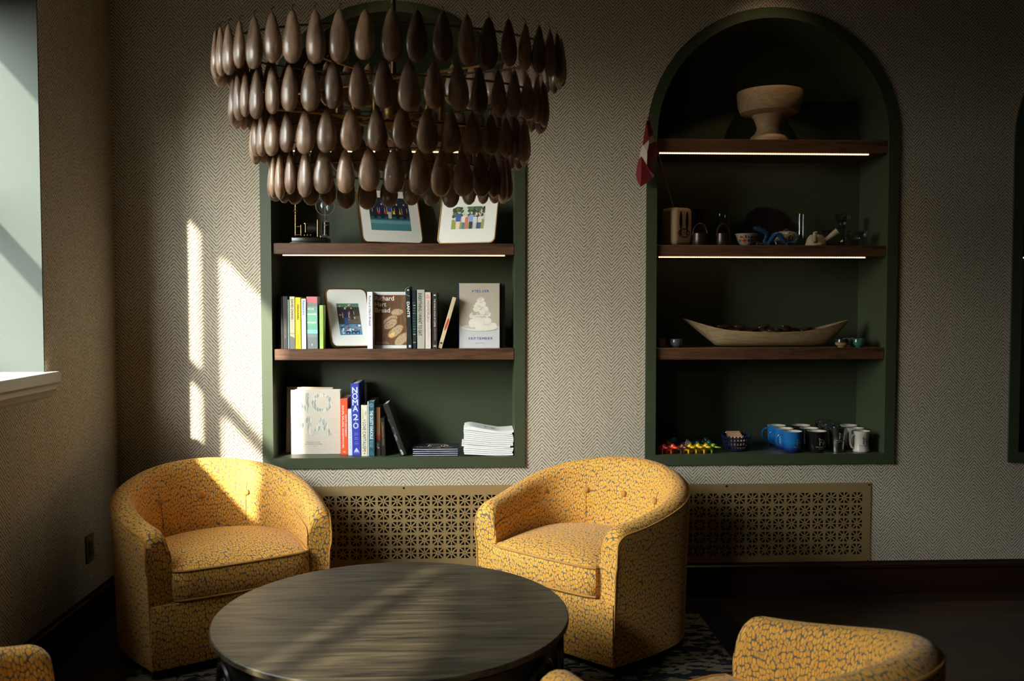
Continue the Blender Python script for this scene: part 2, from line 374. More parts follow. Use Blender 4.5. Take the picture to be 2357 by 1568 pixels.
def text(mb, s, c, w, h, mat, mode='front', xf=None, bold=0.0, fn=None):
    """centre c, w along the reading direction, h letter height. front: faces -y; down: faces -y, reads downwards; top: faces +z"""
    vs, fs = text_geo(s)
    offs = [(0, 0)] if not bold else [(-bold, 0), (bold, 0), (0, bold), (0, -bold)]
    for n, (ox, oy) in enumerate(offs):
        P = []
        for a, b in vs:
            a = a*w+ox; b = b*h+oy; e = n*0.00003
            if fn: P.append(fn(a, b, e))
            elif mode == 'front': P.append((c[0]+a, c[1]-e, c[2]+b))
            elif mode == 'down': P.append((c[0]+b, c[1]-e, c[2]-a))
            else: P.append((c[0]+a, c[1]+b, c[2]+e))
        mb.add(P, fs, mat, xf)
def poly_fill(loops, y, mat, name):
    """flat wall in the plane y with holes, loops in (x, z)"""
    bm = bmesh.new(); es = []
    for L in loops:
        vv = [bm.verts.new((p[0], y, p[1])) for p in L]
        for i in range(len(vv)): es.append(bm.edges.new((vv[i], vv[(i+1) % len(vv)])))
    bmesh.ops.triangle_fill(bm, use_beauty=True, use_dissolve=False, edges=es)
    for f in bm.faces:
        f.normal_update()
        if f.normal.y > 0: f.normal_flip()
    mb = MB(); mb.bm(bm, mat); return mb.build(name, smooth=False)

# ------------------------------------------------------------------ room shell
def arch(x0, x1, z0, z1, n=28, d=0.0):
    r = (x1-x0)/2-d; cx = (x0+x1)/2; zc = z1-(x1-x0)/2
    pts = [(x0+d, z0+d), (x1-d, z0+d)]
    pts += [(cx+r*cos(pi*i/n), zc+r*sin(pi*i/n)) for i in range(n+1)]
    return pts
n3w = X(2057)-X(1484)
NI = [(X(605, 0, 1000), X(1208.5, 0, 1000), Z(905, 1077), Z(905, 2)),
      (X(1484, 0, 1000), X(2057, 0, 1000), Z(1770, 1069), Z(1770, 17)),
      (X(2319, 0, 1000), X(2319, 0, 1000)+1.19, Z(2340, 1064), Z(1770, 17))]
ND = 0.31; FW = 0.049
G1 = (X(588), X(1262), Z(900, 1305), Z(900, 1118.5)); G2 = (X(1336), X(2011), Z(1770, 1300), Z(1770, 1113))
loops = [[(XL-0.4, 0), (XR, 0), (XR, ZC), (XL-0.4, ZC)]]
for a, b, c, d in NI: loops.append(arch(a, b, c, d, d=0.02))
for a, b, c, d in (G1, G2): loops.append([(a+0.02, c+0.02), (b-0.02, c+0.02), (b-0.02, d-0.02), (a+0.02, d-0.02)])
structure(poly_fill(loops, 0.0, M_WALL, 'wall_back'))
for k, (a, b, c, d) in enumerate(NI):
    mb = MB(); o = arch(a, b, c, d); i_ = arch(a, b, c, d, d=FW); n = len(o); yf = -0.010
    V = [(p[0], yf, p[1]) for p in o]+[(p[0], yf, p[1]) for p in i_]+[(p[0], 0.012, p[1]) for p in o]+[(p[0], ND, p[1]) for p in i_]
    Fc = []
    for j in range(n):
        q = (j+1) % n; Fc += [(j, q, n+q, n+j), (2*n+j, 2*n+q, q, j), (n+j, n+q, 3*n+q, 3*n+j)]
    Fc.append(tuple(3*n+j for j in range(n)))
    mb.add(V, Fc, M_GREEN); structure(mb.build('trim_%d' % (k+1), angle=30), 'green arched niche surround and recess')
# grille recess boxes
for k, (a, b, c, d) in enumerate((G1, G2)):
    mb = MB(); a += .02; b -= .02; c += .02; d -= .02; y = 0.12
    V = [(a, 0, c), (b, 0, c), (b, 0, d), (a, 0, d), (a, y, c), (b, y, c), (b, y, d), (a, y, d)]
    mb.add(V, [(4, 5, 6, 7), (0, 1, 5, 4), (1, 2, 6, 5), (2, 3, 7, 6), (3, 0, 4, 7)], M_BLACK)
    structure(mb.build('trim_%d' % (k+4), smooth=False), 'black recess behind a grille')
# left wall with windows
mb = MB(); t = 0.34
ys = [0.0]+[q for w_ in WIN for q in w_]+[YB]
for j in range(0, len(ys), 2): mb.box((XL-t/2, (ys[j]+ys[j+1])/2, ZC/2), (t, ys[j]-ys[j+1], ZC), M_WALL_L)
for a, b in WIN:
    mb.box((XL-t/2, (a+b)/2, WZ0/2-0.01), (t, a-b, WZ0-0.02), M_WALL_L); mb.box((XL-t/2, (a+b)/2, (WZ1+ZC)/2), (t, a-b, ZC-WZ1), M_WALL_L)
structure(mb.build('wall_left', smooth=False))
for k, (a, b) in enumerate(WIN):
    w_ = thing('window_%d' % (k+1), 'window', 'window'); del w_['category']; del w_['label']; w_['kind'] = 'structure'
    # reveal lining
    mb = MB(); e = 0.006
    mb.box((XL-t/2-0.001, a-e/2, (WZ0+WZ1)/2), (t, e, WZ1-WZ0), M_JAMB); mb.box((XL-t/2-0.001, b+e/2, (WZ0+WZ1)/2), (t, e, WZ1-WZ0), M_JAMB)
    mb.box((XL-t/2-0.001, (a+b)/2, WZ1-e/2), (t, a-b-2*e, e), M_JAMB); mb.build('window_reveal', w_, smooth=False)
    mb = MB(); L = a-b+0.08; yc = (a+b)/2; e0 = a+0.03; e1 = b-0.03
    prof = [(-t, 0.004), (0.040, 0.004), (0.046, -0.004), (0.046, -0.034), (0.040, -0.042), (0.034, -0.044), (0.030, -0.054), (0.029, -0.062), (0.016, -0.080), (0.014, -0.086), (0.006, -0.094), (0.0, -0.096), (0.0, -0.03), (-t, -0.03)]
    V = [(XL+p[0], e0, WZ0+p[1]) for p in prof]+[(XL+p[0], e1, WZ0+p[1]) for p in prof]; n = len(prof)
    # the sill board inside the reveal is only as long as the opening
    V = [(v[0], (min(max(v[1], b), a) if v[0] < XL-0.001 else v[1]), v[2]) for v in V]
    mb.add(V, [(j, (j+1) % n, n+(j+1) % n, n+j) for j in range(n)]+[tuple(range(n))[::-1], tuple(range(n, 2*n))], M_SILL)
    mb.build('window_sill', w_, angle=25)
    mb = MB(); bw = 0.045; zb, zt = WZ0+0.004, WZ1-e; zm = 1.80
    for y0, y1 in ((a, a-0.035), (b+0.035, b), (a-0.80, a-0.90)):      # jamb stiles and the mullion between the two sashes
        mb.box((XG, (y0+y1)/2, (zb+zt)/2), (0.05, abs(y0-y1), zt-zb), M_JAMB)
    for z0, z1 in ((zb, zb+0.07), (zt-0.055, zt)): mb.box((XG, (a+b)/2, (z0+z1)/2), (0.05, a-b, z1-z0), M_JAMB)
    mb.box((XG, (a+b)/2, zm), (0.055, a-b, 0.05), M_JAMB); mb.build('window_frame', w_, smooth=False)
    mb = MB(); mb.box((XG, (a+b)/2, (zb+zt)/2), (0.004, a-b-0.07, zt-zb-0.1), M_PANE); mb.build('window_pane', w_, smooth=False)
mb = MB(); mb.box((XR+0.1, YB/2, ZC/2), (0.2, -YB, ZC), M_OTHER); structure(mb.build('wall_right', smooth=False))
mb = MB(); mb.box(((XL+XR)/2, YB-0.1, ZC/2), (XR-XL+0.6, 0.2, ZC), M_OTHER); structure(mb.build('wall_front', smooth=False))
mb = MB(); mb.box(((XL+XR)/2, YB/2+0.1, ZC+0.05), (XR-XL+0.8, -YB+0.6, 0.1), M_CEIL); structure(mb.build('ceiling', smooth=False))
# unseen blocker added outside the second window to darken the back wall's right side
mb = MB(); mb.box((-3.7, -10.4, 1.55), (0.3, 9.0, 3.1), M_OTHER); structure(mb.build('wall_sky_blocker', smooth=False))
def floor_mat():
    m, nt, b = new_mat('floor_planks')
    tc = _n(nt, 'ShaderNodeTexCoord'); mp = _n(nt, 'ShaderNodeMapping'); mp.inputs['Scale'].default_value = (1, 1, 1)
    nt.links.new(tc.outputs['Object'], mp.inputs['Vector'])
    br = _n(nt, 'ShaderNodeTexBrick'); br.offset = 0.37
    for k, v in (('Scale', 1), ('Mortar Size', 0.0025), ('Brick Width', 1.3), ('Row Height', 0.125)): br.inputs[k].default_value = v
    br.inputs['Color1'].default_value = (0.030, 0.015, 0.009, 1); br.inputs['Color2'].default_value = (0.055, 0.029, 0.018, 1); br.inputs['Mortar'].default_value = (0.01, 0.006, 0.004, 1)
    nt.links.new(mp.outputs[0], br.inputs['Vector'])
    mp2 = _n(nt, 'ShaderNodeMapping'); mp2.inputs['Scale'].default_value = (3, 30, 1); nt.links.new(tc.outputs['Object'], mp2.inputs['Vector'])
    no = _n(nt, 'ShaderNodeTexNoise'); no.inputs['Scale'].default_value = 2; no.inputs['Detail'].default_value = 8; nt.links.new(mp2.outputs[0], no.inputs['Vector'])
    mx = _n(nt, 'ShaderNodeMix', data_type='RGBA', blend_type='MULTIPLY'); mx.inputs[0].default_value = 0.9
    r = _n(nt, 'ShaderNodeValToRGB'); r.color_ramp.elements[0].color = (0.35, 0.35, 0.35, 1); r.color_ramp.elements[0].position = 0.3; r.color_ramp.elements[1].position = 0.7
    nt.links.new(no.outputs['Fac'], r.inputs[0]); nt.links.new(br.outputs['Color'], mx.inputs[6]); nt.links.new(r.outputs[0], mx.inputs[7])
    nt.links.new(mx.outputs[2], b.inputs['Base Color']); b.inputs['Roughness'].default_value = 0.45
    return m
mb = MB(); mb.box(((XL+XR)/2, YB/2, -0.05), (XR-XL+0.6, -YB+0.6, 0.1), floor_mat()); structure(mb.build('floor', smooth=False))
# baseboards with a moulded top
BZ = Z(1900, 1292)
def baseboard(name, p0, p1, nrm):
    prof = [(0.0, BZ), (0.006, BZ), (0.010, BZ-0.010), (0.018, BZ-0.016), (0.018, BZ-0.030), (0.013, BZ-0.038), (0.016, BZ-0.045), (0.016, 0.0), (0, 0)]
    n = len(prof); V = []
    for p in (p0, p1): V += [(p[0]+nrm[0]*a, p[1]+nrm[1]*a, z) for a, z in prof]
    mb = MB(); mb.add(V, [(j, n+j, n+(j+1) % n, (j+1) % n) for j in range(n)]+[tuple(range(n)), tuple(range(n, 2*n))[::-1]], M_BASE)
    structure(mb.build(name, angle=25))
baseboard('baseboard_back', (XL, 0), (XR, 0), (0, -1)); baseboard('baseboard_left', (XL, YB), (XL, 0), (1, 0))

# ------------------------------------------------------------------ grilles
def grille(G, label, ncol, u_first, v_first, u_row):
    x0, x1, z0, z1 = G; t = thing('vent_grille', label, 'vent grille', ((x0+x1)/2, 0, z0), 0, 'perforated brass grilles under the niches')
    cx = (x0+x1)/2; px = 0.0625; pz = 0.0613; cs = 0.0500; bar = 0.0062
    mb = MB(); th = 0.003; y = -0.0025
    n = int((x1-x0-0.04)/px); gx0 = -(n*px)/2; gz1 = z1-z0-0.040; gz0 = gz1-5*pz
    W = (x1-x0)/2; Hh = z1-z0
    def B(a, b, c, d, yy=y): mb.box(((a+b)/2, yy, (c+d)/2), (b-a, th, d-c), M_GRILLE)
    g = (px-cs)/2; gz = (pz-cs)/2
    B(-W, W, gz1-gz, Hh); B(-W, W, 0, gz0+gz); B(-W, gx0+g, gz0+gz, gz1-gz); B(-gx0-g, W, gz0+gz, gz1-gz)
    for i in range(1, n): B(gx0+i*px-g, gx0+i*px+g, gz0+gz, gz1-gz)
    for j in range(1, 5): B(gx0+g, -gx0-g, gz0+j*pz-gz, gz0+j*pz+gz, y+0.0001)
    for i in range(n):
        for j in range(5):
            ox = gx0+(i+.5)*px; oz = gz0+(j+.5)*pz; h = cs/2; ri = 0.0052
            for q in range(8):
                a = q*pi/4; L = h if q % 2 == 0 else h*1.414-0.001
                R = Matrix.Translation((ox, 0, oz)) @ Matrix.Rotation(-a, 4, 'Y')
                mb.box(((ri*0.6+L)/2, y+0.0002*(1+q % 4), 0), (L-ri*0.6, th, bar), M_GRILLE, R)
            V = []; Fc = []
            for q in range(16):
                a = 2*pi*q/16
                for r_ in (0.0024, 0.0078): V.append((ox+r_*cos(a), y-th/2-0.00005, oz+r_*sin(a)))
            for q in range(16): k2 = (q+1) % 16; Fc.append((q*2, q*2+1, k2*2+1, k2*2))
            mb.add(V, Fc, M_GRILLE)
    mb.build('panel', t, smooth=False)
    for sx in (-W+0.010, -W/3, 0, W/3, W-0.010) if False else (-W+0.010, 0, W-0.010):
        for sz in (Hh-0.010, 0.012):
            s = MB(); s.lathe([(0.0045, 0), (0.0045, 0.0015), (0.003, 0.003)], 10, C('3a2a1a', 0.3, metal=0.8), xf=Matrix.Translation((sx, -0.004, sz)) @ Matrix.Rotation(pi/2, 4, 'X')); s.build('screw', t)
    return t
grille(G1, 'perforated brass vent grille between the two armchairs by the wall', 20, 0, 0, 0)
grille(G2, 'perforated brass vent grille in shade right of the armchairs', 20, 0, 0, 0)

# outlet on the left wall
c = None
def at_x(u, v, x):
    d = ray(u, v); t_ = x/d.x; return Vector((x, -D+d.y*t_, H+d.z*t_))
p = at_x(205, 1262, XL)
t = thing('wall_outlet', 'beige wall outlet plate low on the dark left wall', 'outlet', (XL, p.y, p.z))
mb = MB(); mb.bbox((0.003, 0, 0), (0.006, 0.075, 0.118), C('6b5c40', 0.5), 0.002); mb.build('plate', t)
mb = MB(); mb.bbox((0.0075, 0, 0), (0.004, 0.034, 0.068), C('5a4c34', 0.5), 0.001)
for z in (-0.018, 0.018):
    for y in (-0.006, 0.006): mb.box((0.0098, y, z), (0.0006, 0.002, 0.008), M_BLACK)
mb.build('socket', t)

# ------------------------------------------------------------------ rug
def rug_mat():
    m, nt, b = new_mat('rug_pattern')
    g = _n(nt, 'ShaderNodeNewGeometry'); s = _n(nt, 'ShaderNodeSeparateXYZ'); nt.links.new(g.outputs['Position'], s.inputs[0])
    mp = _n(nt, 'ShaderNodeMapping'); mp.inputs['Scale'].default_value = (9, 16, 1); nt.links.new(g.outputs['Position'], mp.inputs['Vector'])
    n = _n(nt, 'ShaderNodeTexNoise'); n.inputs['Scale'].default_value = 1.3; n.inputs['Detail'].default_value = 3; n.inputs['Distortion'].default_value = 1.5; nt.links.new(mp.outputs[0], n.inputs['Vector'])
    v = _n(nt, 'ShaderNodeTexVoronoi'); v.inputs['Scale'].default_value = 2.6; nt.links.new(mp.outputs[0], v.inputs['Vector'])
    sp_ = _n(nt, 'ShaderNodeSeparateColor'); nt.links.new(v.outputs['Color'], sp_.inputs[0])
    a = math_(nt, 'ADD', n.outputs['Fac'], math_(nt, 'MULTIPLY', sp_.outputs[0], 0.22))
    ins = math_(nt, 'MULTIPLY', math_(nt, 'LESS_THAN', s.outputs['X'], 1.0), math_(nt, 'LESS_THAN', s.outputs['Y'], -0.27))
    wob = math_(nt, 'MULTIPLY', math_(nt, 'GREATER_THAN', a, 0.60), ins)
    mx = _n(nt, 'ShaderNodeMix', data_type='RGBA'); mx.inputs[6].default_value = (0.020, 0.021, 0.026, 1); mx.inputs[7].default_value = (0.26, 0.22, 0.15, 1)
    nt.links.new(wob, mx.inputs[0])
    m2 = _n(nt, 'ShaderNodeMix', data_type='RGBA', blend_type='MULTIPLY'); m2.inputs[0].default_value = 0.6
    r = _n(nt, 'ShaderNodeTexNoise'); r.inputs['Scale'].default_value = 120; nt.links.new(g.outputs['Position'], r.inputs['Vector'])
    nt.links.new(mx.outputs[2], m2.inputs[6]); nt.links.new(r.outputs['Fac'], m2.inputs[7]); nt.links.new(m2.outputs[2], b.inputs['Base Color'])
    b.inputs['Roughness'].default_value = 1; b.inputs['Specular IOR Level'].default_value = 0.1
    return m
mb = MB(); x1 = at_z(1655, 1388, 0).x; mb.bbox(((XL+0.35+x1)/2, -1.9, 0.005), (x1-XL-0.35, 3.6, 0.010), rug_mat(), 0.003)
tag(mb.build('area_rug'), 'dark area rug with pale mottled pattern under the chairs and table', 'rug')

# ------------------------------------------------------------------ coffee table
TX, TY, TR, TZ = -0.244, -1.385, 0.545, 0.42
t = thing('coffee_table', 'round dark wood coffee table with a carved black drum base', 'table', (TX, TY, 0.010))
zt = TZ-0.010
mb = MB(); mb.lathe([(0, zt-0.020), (TR-0.004, zt-0.020), (TR, zt-0.016), (TR, zt-0.003), (TR-0.003, zt), (0.0, zt)], 128, M_TABLE, cap=False)
mb.build('tabletop', t, angle=30)
mb = MB(); mb.lathe([(TR-0.035, 0), (TR-0.03, zt-0.021), (0, zt-0.021)], 96, M_CARVE, cap=False)
mb.build('drum', t)
mb = MB(); RR = TR-0.028
def on_drum(a, z, d=0.0): return ((RR+d)*cos(a), (RR+d)*sin(a), z)
NS = 12
for i in range(NS):
    a0 = 2*pi*i/NS
    for sg, zc in ((1, 0.285), (-1, 0.115)):
        pts = []; rad = []
        for k in range(40):
            q = k/39; th = q*2*pi*1.9; r = 0.012+0.082*q
            pts.append(on_drum(a0+sg*r*cos(th)/RR, zc+r*sin(th)*0.95, 0.002)); rad.append(0.005+0.008*q)
        mb.tube(pts, rad, M_CARVE, 8)
        for k in range(7):       # leaf ribs fanning between the scrolls
            b = -1.0+k*0.33
            pts = [on_drum(a0+pi/NS+(b*0.028*q)/RR*2, zc+0.09*(1-b*b*0.4)*q-0.045, 0.001) for q in (0, .3, .6, 1)]
            mb.tube(pts, [0.003, 0.008, 0.007, 0.002], M_CARVE, 6)
mb.tube([on_drum(2*pi*k/96, 0.385, 0.0) for k in range(96)], 0.010, M_CARVE, 8, closed=True)
mb.tube([on_drum(2*pi*k/96, 0.012, 0.0) for k in range(96)], 0.012, M_CARVE, 8, closed=True)
mb.build('carved_scrolls', t)

# ------------------------------------------------------------------ barrel chairs
CW, CR, CL = 0.355, 0.405, 0.345      # half width at the front, back radius, length of the straight sides
def chair_path(n=72):
    """outer plan curve from the left front round the back to the right front: (x, y, nx, ny, s)"""
    pts = []
    for i in range(13):
        q = i/12; y = -CL+q*CL; x = -(CW+(CR-CW)*sin(q*pi/2)); pts.append((x, y))
    for i in range(1, 32): a = pi-pi*i/32; pts.append((CR*cos(a), CR*sin(a)*0.86))
    for i in range(12, -1, -1):
        q = i/12; y = -CL+q*CL; x = (CW+(CR-CW)*sin(q*pi/2)); pts.append((x, y))
    # resample with extra points at the two front ends
    L = [0]
    for i in range(1, len(pts)): L.append(L[-1]+math.dist(pts[i], pts[i-1]))
    T = L[-1]; S = [0, .002, .006, .012, .020, .032, .048, .070]
    S = S+[0.09+(T-0.18)*k/(n-1) for k in range(n)]+[T-x for x in S[::-1]]
    out = []
    for s in S:
        j = max(k for k in range(len(L)) if L[k] <= s+1e-9); j = min(j, len(pts)-2)
        q = (s-L[j])/(L[j+1]-L[j]); x = pts[j][0]*(1-q)+pts[j+1][0]*q; y = pts[j][1]*(1-q)+pts[j+1][1]*q
        def P(ss):
            jj = max(k for k in range(len(L)) if L[k] <= ss+1e-9); jj = min(jj, len(pts)-2); qq = (ss-L[jj])/(L[jj+1]-L[jj])
            return Vector((pts[jj][0]*(1-qq)+pts[jj+1][0]*qq, pts[jj][1]*(1-qq)+pts[jj+1][1]*qq))
        tg = (P(min(T, s+.02))-P(max(0, s-.02))).normalized(); out.append((x, y, -tg.y, tg.x, s))
    return out, T
PATH, PT = chair_path()
def rim_h(s):
    u = (s/PT)*2-1; h = 0.547+0.143*max(0, 0.5+0.5*cos(pi*u))**0.85
    e = min(s, PT-s); r = 0.055
    if e < r: h -= r-sqrt(max(0, r*r-(r-e)**2))
    return h
TH = 0.088
def section(s):
    """(inward offset, z) from the outside bottom over the rim to the inside bottom"""
    h = rim_h(s); r = TH/2; zc = h-r
    P = [(0.018, 0.034), (0.014, 0.20), (0.008, 0.38), (0.001, zc-0.04), (0.0, zc)]
    for k in range(1, 8): a = pi-pi*k/8; P.append((r+r*cos(a), zc+r*sin(a)))
    u = (s/PT)*2-1; bk = 0.5+0.5*cos(pi*u)
    P += [(TH+0.002, zc), (TH+0.004+0.010*bk, zc-0.05), (TH+0.008+0.022*bk, 0.5*(zc+0.44)), (TH+0.010+0.030*bk, 0.44), (TH+0.010+0.03*bk, 0.26)]
    return P
def make_chair():
    t = thing('barrel_chair', 'x', 'armchair')
    mb = MB(); V = []; U = []; n = len(section(0))
    for (x, y, nx, ny, s) in PATH:
        sc = section(s); l = 0
        for k, (d, z) in enumerate(sc):
            if k: l += math.dist(sc[k], sc[k-1])
            V.append((x-nx*(-d), y-ny*(-d), z) if False else (x-nx*d*-1 if False else x-nx*d, y-ny*d, z)); U.append((s, l))
    # the outward normal must point away from the centre
    if (V[0][0]-PATH[0][0])*PATH[0][0] > 0:
        V = []
        for (x, y, nx, ny, s) in PATH:
            for (d, z) in section(s): V.append((x+nx*d, y+ny*d, z))
    m = len(PATH); Fc = []
    for i in range(m-1):
        for k in range(n-1): Fc.append((i*n+k, (i+1)*n+k, (i+1)*n+k+1, i*n+k+1))
    mb.add(V, Fc, M_FAB, uvs=U)
    for i, rv in ((0, False), (m-1, True)):
        vv = V[i*n:(i+1)*n]; f = list(range(n)); f = f[::-1] if rv else f
        mb.add(vv, [f], M_FAB, uvs=[(v[0]+3, v[2]) for v in vv])
    # fix winding so normals face outside
    mb.build('shell', t, angle=50)
    # outside rim piping
    mb = MB(); pts = []
    i0 = 0; vv = [V[k] for k in range(4)]
    def outer(i, k, e=0.0): return Vector(V[i*n+k])
    pts = [outer(0, k) for k in (0, 1, 2, 3, 4)]+[outer(i, 5) for i in range(2, m-2)]+[outer(m-1, k) for k in (4, 3, 2, 1, 0)]
    mb.tube(pts, 0.0042, M_PIPE, 6); mb.build('piping', t)
    # front rail below the cushion
    mb = MB(); fw = CW-0.022; mb.bbox((0, -CL+0.040, 0.1535), (2*CW-0.028, 0.094, 0.235), M_FAB, 0.006, 2); mb.build('front_rail', t, boxuv=True)
    # seat cushion: the inside plan of the shell, domed
    ins = []
    for (x, y, nx, ny, s) in PATH:
        u = (s/PT)*2-1; bk = 0.5+0.5*cos(pi*u); d = TH+0.014+0.03*bk
        sg = -1 if (PATH[0][2]*PATH[0][0] > 0) else 1
        ins.append((x+sg*nx*d, y+sg*ny*d))
    ins = ins[3:-3:2]
    fx0, fx1 = ins[0], ins[-1]; fy = -CL-0.012
    rim = [(fx0[0]+0.012, fy+0.0)]+[(max(min(p[0], 9), -9), p[1]) for p in ins if p[1] > fy+0.02]+[(fx1[0]-0.012, fy+0.0)]
    rim = [(rim[0][0]-0.010, fy+0.012)]+rim[1:-1]+[(rim[-1][0]+0.010, fy+0.012)]
    front = [(rim[-1][0]*(1-2*k/14.0), fy-0.010*sin(pi*k/14)) for k in range(1, 14)]
    loop = rim+front; N = len(loop); cx = 0; cy = sum(p[1] for p in loop)/N
    mb = MB(); V2 = []; U2 = []
    def ring(sc, z, off=0):
        for p in loop:
            V2.append((cx+(p[0]-cx)*sc, cy+(p[1]-cy)*sc, z))
    rings = [(0.96, 0.276), (0.985, 0.282), (1.0, 0.292), (1.006, 0.335), (1.0, 0.375), (0.985, 0.386)]
    tops = [(0.93, 0.396), (0.84, 0.407), (0.7, 0.417), (0.5, 0.425), (0.25, 0.429)]
    for sc, z in rings+tops: ring(sc, z)
    V2.append((cx, cy, 0.430)); Fc = []; R_ = len(rings)+len(tops)
    for r in range(R_-1):
        for k in range(N): q = (k+1) % N; Fc.append((r*N+k, r*N+q, (r+1)*N+q, (r+1)*N+k))
    for k in range(N): Fc.append(((R_-1)*N+k, (R_-1)*N+(k+1) % N, len(V2)-1))
    Fc.append(tuple(range(N))[::-1])
    mb.add(V2, Fc, M_FAB); cu = mb.build('seat_cushion', t, boxuv=True, angle=60)
    mb = MB()
    for z, sc in ((0.388, 0.990), (0.280, 0.985)): mb.tube([(cx+(p[0]-cx)*sc, cy+(p[1]-cy)*sc, z) for p in loop], 0.005, M_PIPE, 6, closed=True)
    mb.build('cushion_piping', t)
    # buttons and centre seam on the inside of the back
    def inner(frac, z, e=0.0):
        i = min(range(m), key=lambda j: abs(PATH[j][4]/PT-frac)); sc = section(PATH[i][4]); a = V[i*n+n-4]; b = V[i*n+n-3]; c_ = V[i*n+n-2]
        q = (z-a[2])/(b[2]-a[2]) if z > b[2] else None
        if q is not None: p = Vector(a).lerp(Vector(b), q)
        else: p = Vector(b).lerp(Vector(c_), (z-b[2])/(c_[2]-b[2]))
        d = Vector((PATH[i][0], PATH[i][1]-0.0, 0)); nn = Vector((-PATH[i][0], -PATH[i][1], 0)).normalized(); return p+nn*e, nn
    for fr in (0.22, 0.36, 0.5, 0.64, 0.78):
        p, nn = inner(fr, 0.540, 0.004); q = nn.to_track_quat('Z', 'Y').to_matrix().to_4x4()
        b_ = MB(); b_.lathe([(0.0135, -0.004), (0.013, 0.003), (0.009, 0.007), (0.003, 0.008)], 14, M_PIPE, xf=Matrix.Translation(p) @ q); b_.build('button', t)
    for fr in (0.36, 0.64):
        s_ = MB(); zt_ = rim_h(fr*PT)-0.05; s_.tube([inner(fr, 0.42+(zt_-0.42)*k/6, 0.0005)[0] for k in range(7)], 0.0010, C('4a2c10', 0.9), 5); s_.build('seam', t)
    pb = MB(); pb.lathe([(0.27, 0.0), (0.275, 0.055), (0.0, 0.056)], 40, M_DARK, c=(0, 0.02, 0)); pb.build('swivel_base', t)
    return t
ch = make_chair()
RUGZ = 0.010
def set_chair(o, x, y, fx, fy, label):
    o.location = (x, y, RUGZ); o.rotation_euler = (0, 0, atan2(fx, -fy)); o['label'] = label
G_ = 'leaf-patterned barrel chairs around the coffee table'
ch['group'] = G_
set_chair(ch, -1.045, -0.432, 0.52, -0.854, 'gold leaf-patterned barrel chair in sunlight by the left wall corner')
c2 = dup(ch, group=G_); set_chair(c2, 0.509, -0.458, -0.69, -0.72, 'gold leaf-patterned barrel chair between the two bookshelf niches')
f = Vector((-0.50, 0.866)); mid = Vector((0.447, -1.985))
c3 = dup(ch, group=G_); cc = mid-f*CL; set_chair(c3, cc.x, cc.y, f.x, f.y, 'gold leaf-patterned barrel chair cut off in the lower right foreground')
f = Vector((0.70, 0.71))
c4 = dup(ch, group=G_); cc = Vector((-1.035, -2.425)); set_chair(c4, cc.x, cc.y, f.x, f.y, 'leaf-patterned barrel chair cut off at the lower left corner of the view')

# ------------------------------------------------------------------ chandelier
CX, CY = -0.243, -1.38
t = thing('chandelier', 'tiered chandelier hung with rows of brown wooden seed pods above the table', 'chandelier', (CX, CY, 0))
M_IRON = plain('bronze_iron', (0.16, 0.10, 0.06), 0.4, metal=0.7)
RATIO = 0.57
tiers = [(0.520, 46, 2.178, 0.142, 0.056, 0.044), (0.470, 42, 2.046, 0.134, 0.147, 0.045), (0.412, 36, 1.924, 0.120, 0.10, 0.060), (0.357, 32, 1.818, 0.128, 0.19, 0.045)]
def pod(L):
    mb = MB(); pr = [(0.0012, 0), (0.0045, -0.02), (0.012, -0.10), (0.0195, -0.28), (0.0265, -0.48), (0.0295, -0.66), (0.0275, -0.80), (0.0205, -0.92), (0.010, -0.985), (0.0008, -1.0)]
    mb.lathe([(r*1.08, z*L) for r, z in pr][::-1], 16, M_POD, sy=0.5)
    mb.tube([(0, 0, -0.006), (0, 0.001, 0.010), (0, 0.006, 0.016), (0, 0.014, 0.014)], 0.0011, M_IRON, 5)
    return mb
cand = []
for k, (a, n, z, L, ph, _) in enumerate(tiers):
    for i in range(n):
        q = ph/ a*0.5 + 2*pi*i/n; x = a*sin(q); y = -a*RATIO*cos(q); cand.append((y, k, x, q))
cand.sort()
front_set = cand[:99]; back = cand[99:]
meshes = {}
for k, (a, n, z, L, ph, _) in enumerate(tiers):
    o = pod(L).build('pendant', t); meshes[k] = o.data; bpy.data.objects.remove(o)
bk = MB()
rnd = random.Random(3)
for j, (y, k, x, q) in enumerate(front_set+back):
    a, n, z, L, ph, _ = tiers[k]
    nz = atan2(a*RATIO*sin(q), a*cos(q))*1.0
    yaw = atan2(sin(q)*RATIO, cos(q)) if False else q*1.0
    rz = yaw+rnd.uniform(-.18, .18); rx = rnd.uniform(-.03, .03); ry = rnd.uniform(-.03, .03); zz = z+rnd.uniform(-.004, .004)
    sc = rnd.uniform(.94, 1.05)
    M = Matrix.Translation((x, y, zz)) @ Matrix.Rotation(rz, 4, 'Z') @ Matrix.Rotation(rx, 4, 'X') @ Matrix.Rotation(ry, 4, 'Y') @ Matrix.Scale(sc, 4)
    if j < 99:
        o = bpy.data.objects.new('pendant', meshes[k]); COL.objects.link(o); o.parent = t; o.matrix_local = M
    else:
        me = meshes[k]; mats = [me.materials[0], me.materials[1]]
        for mi_ in (0, 1):
            fs = [list(p.vertices) for p in me.polygons if p.material_index == mi_]
            used = sorted({v for f_ in fs for v in f_}); mp_ = {v: i for i, v in enumerate(used)}
            bk.add([tuple(me.vertices[v].co) for v in used], [[mp_[v] for v in f_] for f_ in fs], mats[mi_], M)
o = bk.build('rear_pendants', t); o['kind'] = 'stuff'
for k, (a, n, z, L, ph, _) in enumerate(tiers):
    mb = MB(); e = a-0.022
    mb.tube([(e*sin(2*pi*i/72), -e*RATIO*cos(2*pi*i/72)-0.0, z-0.035) for i in range(72)], 0.0034, M_IRON, 6, closed=True); mb.build('ring', t)
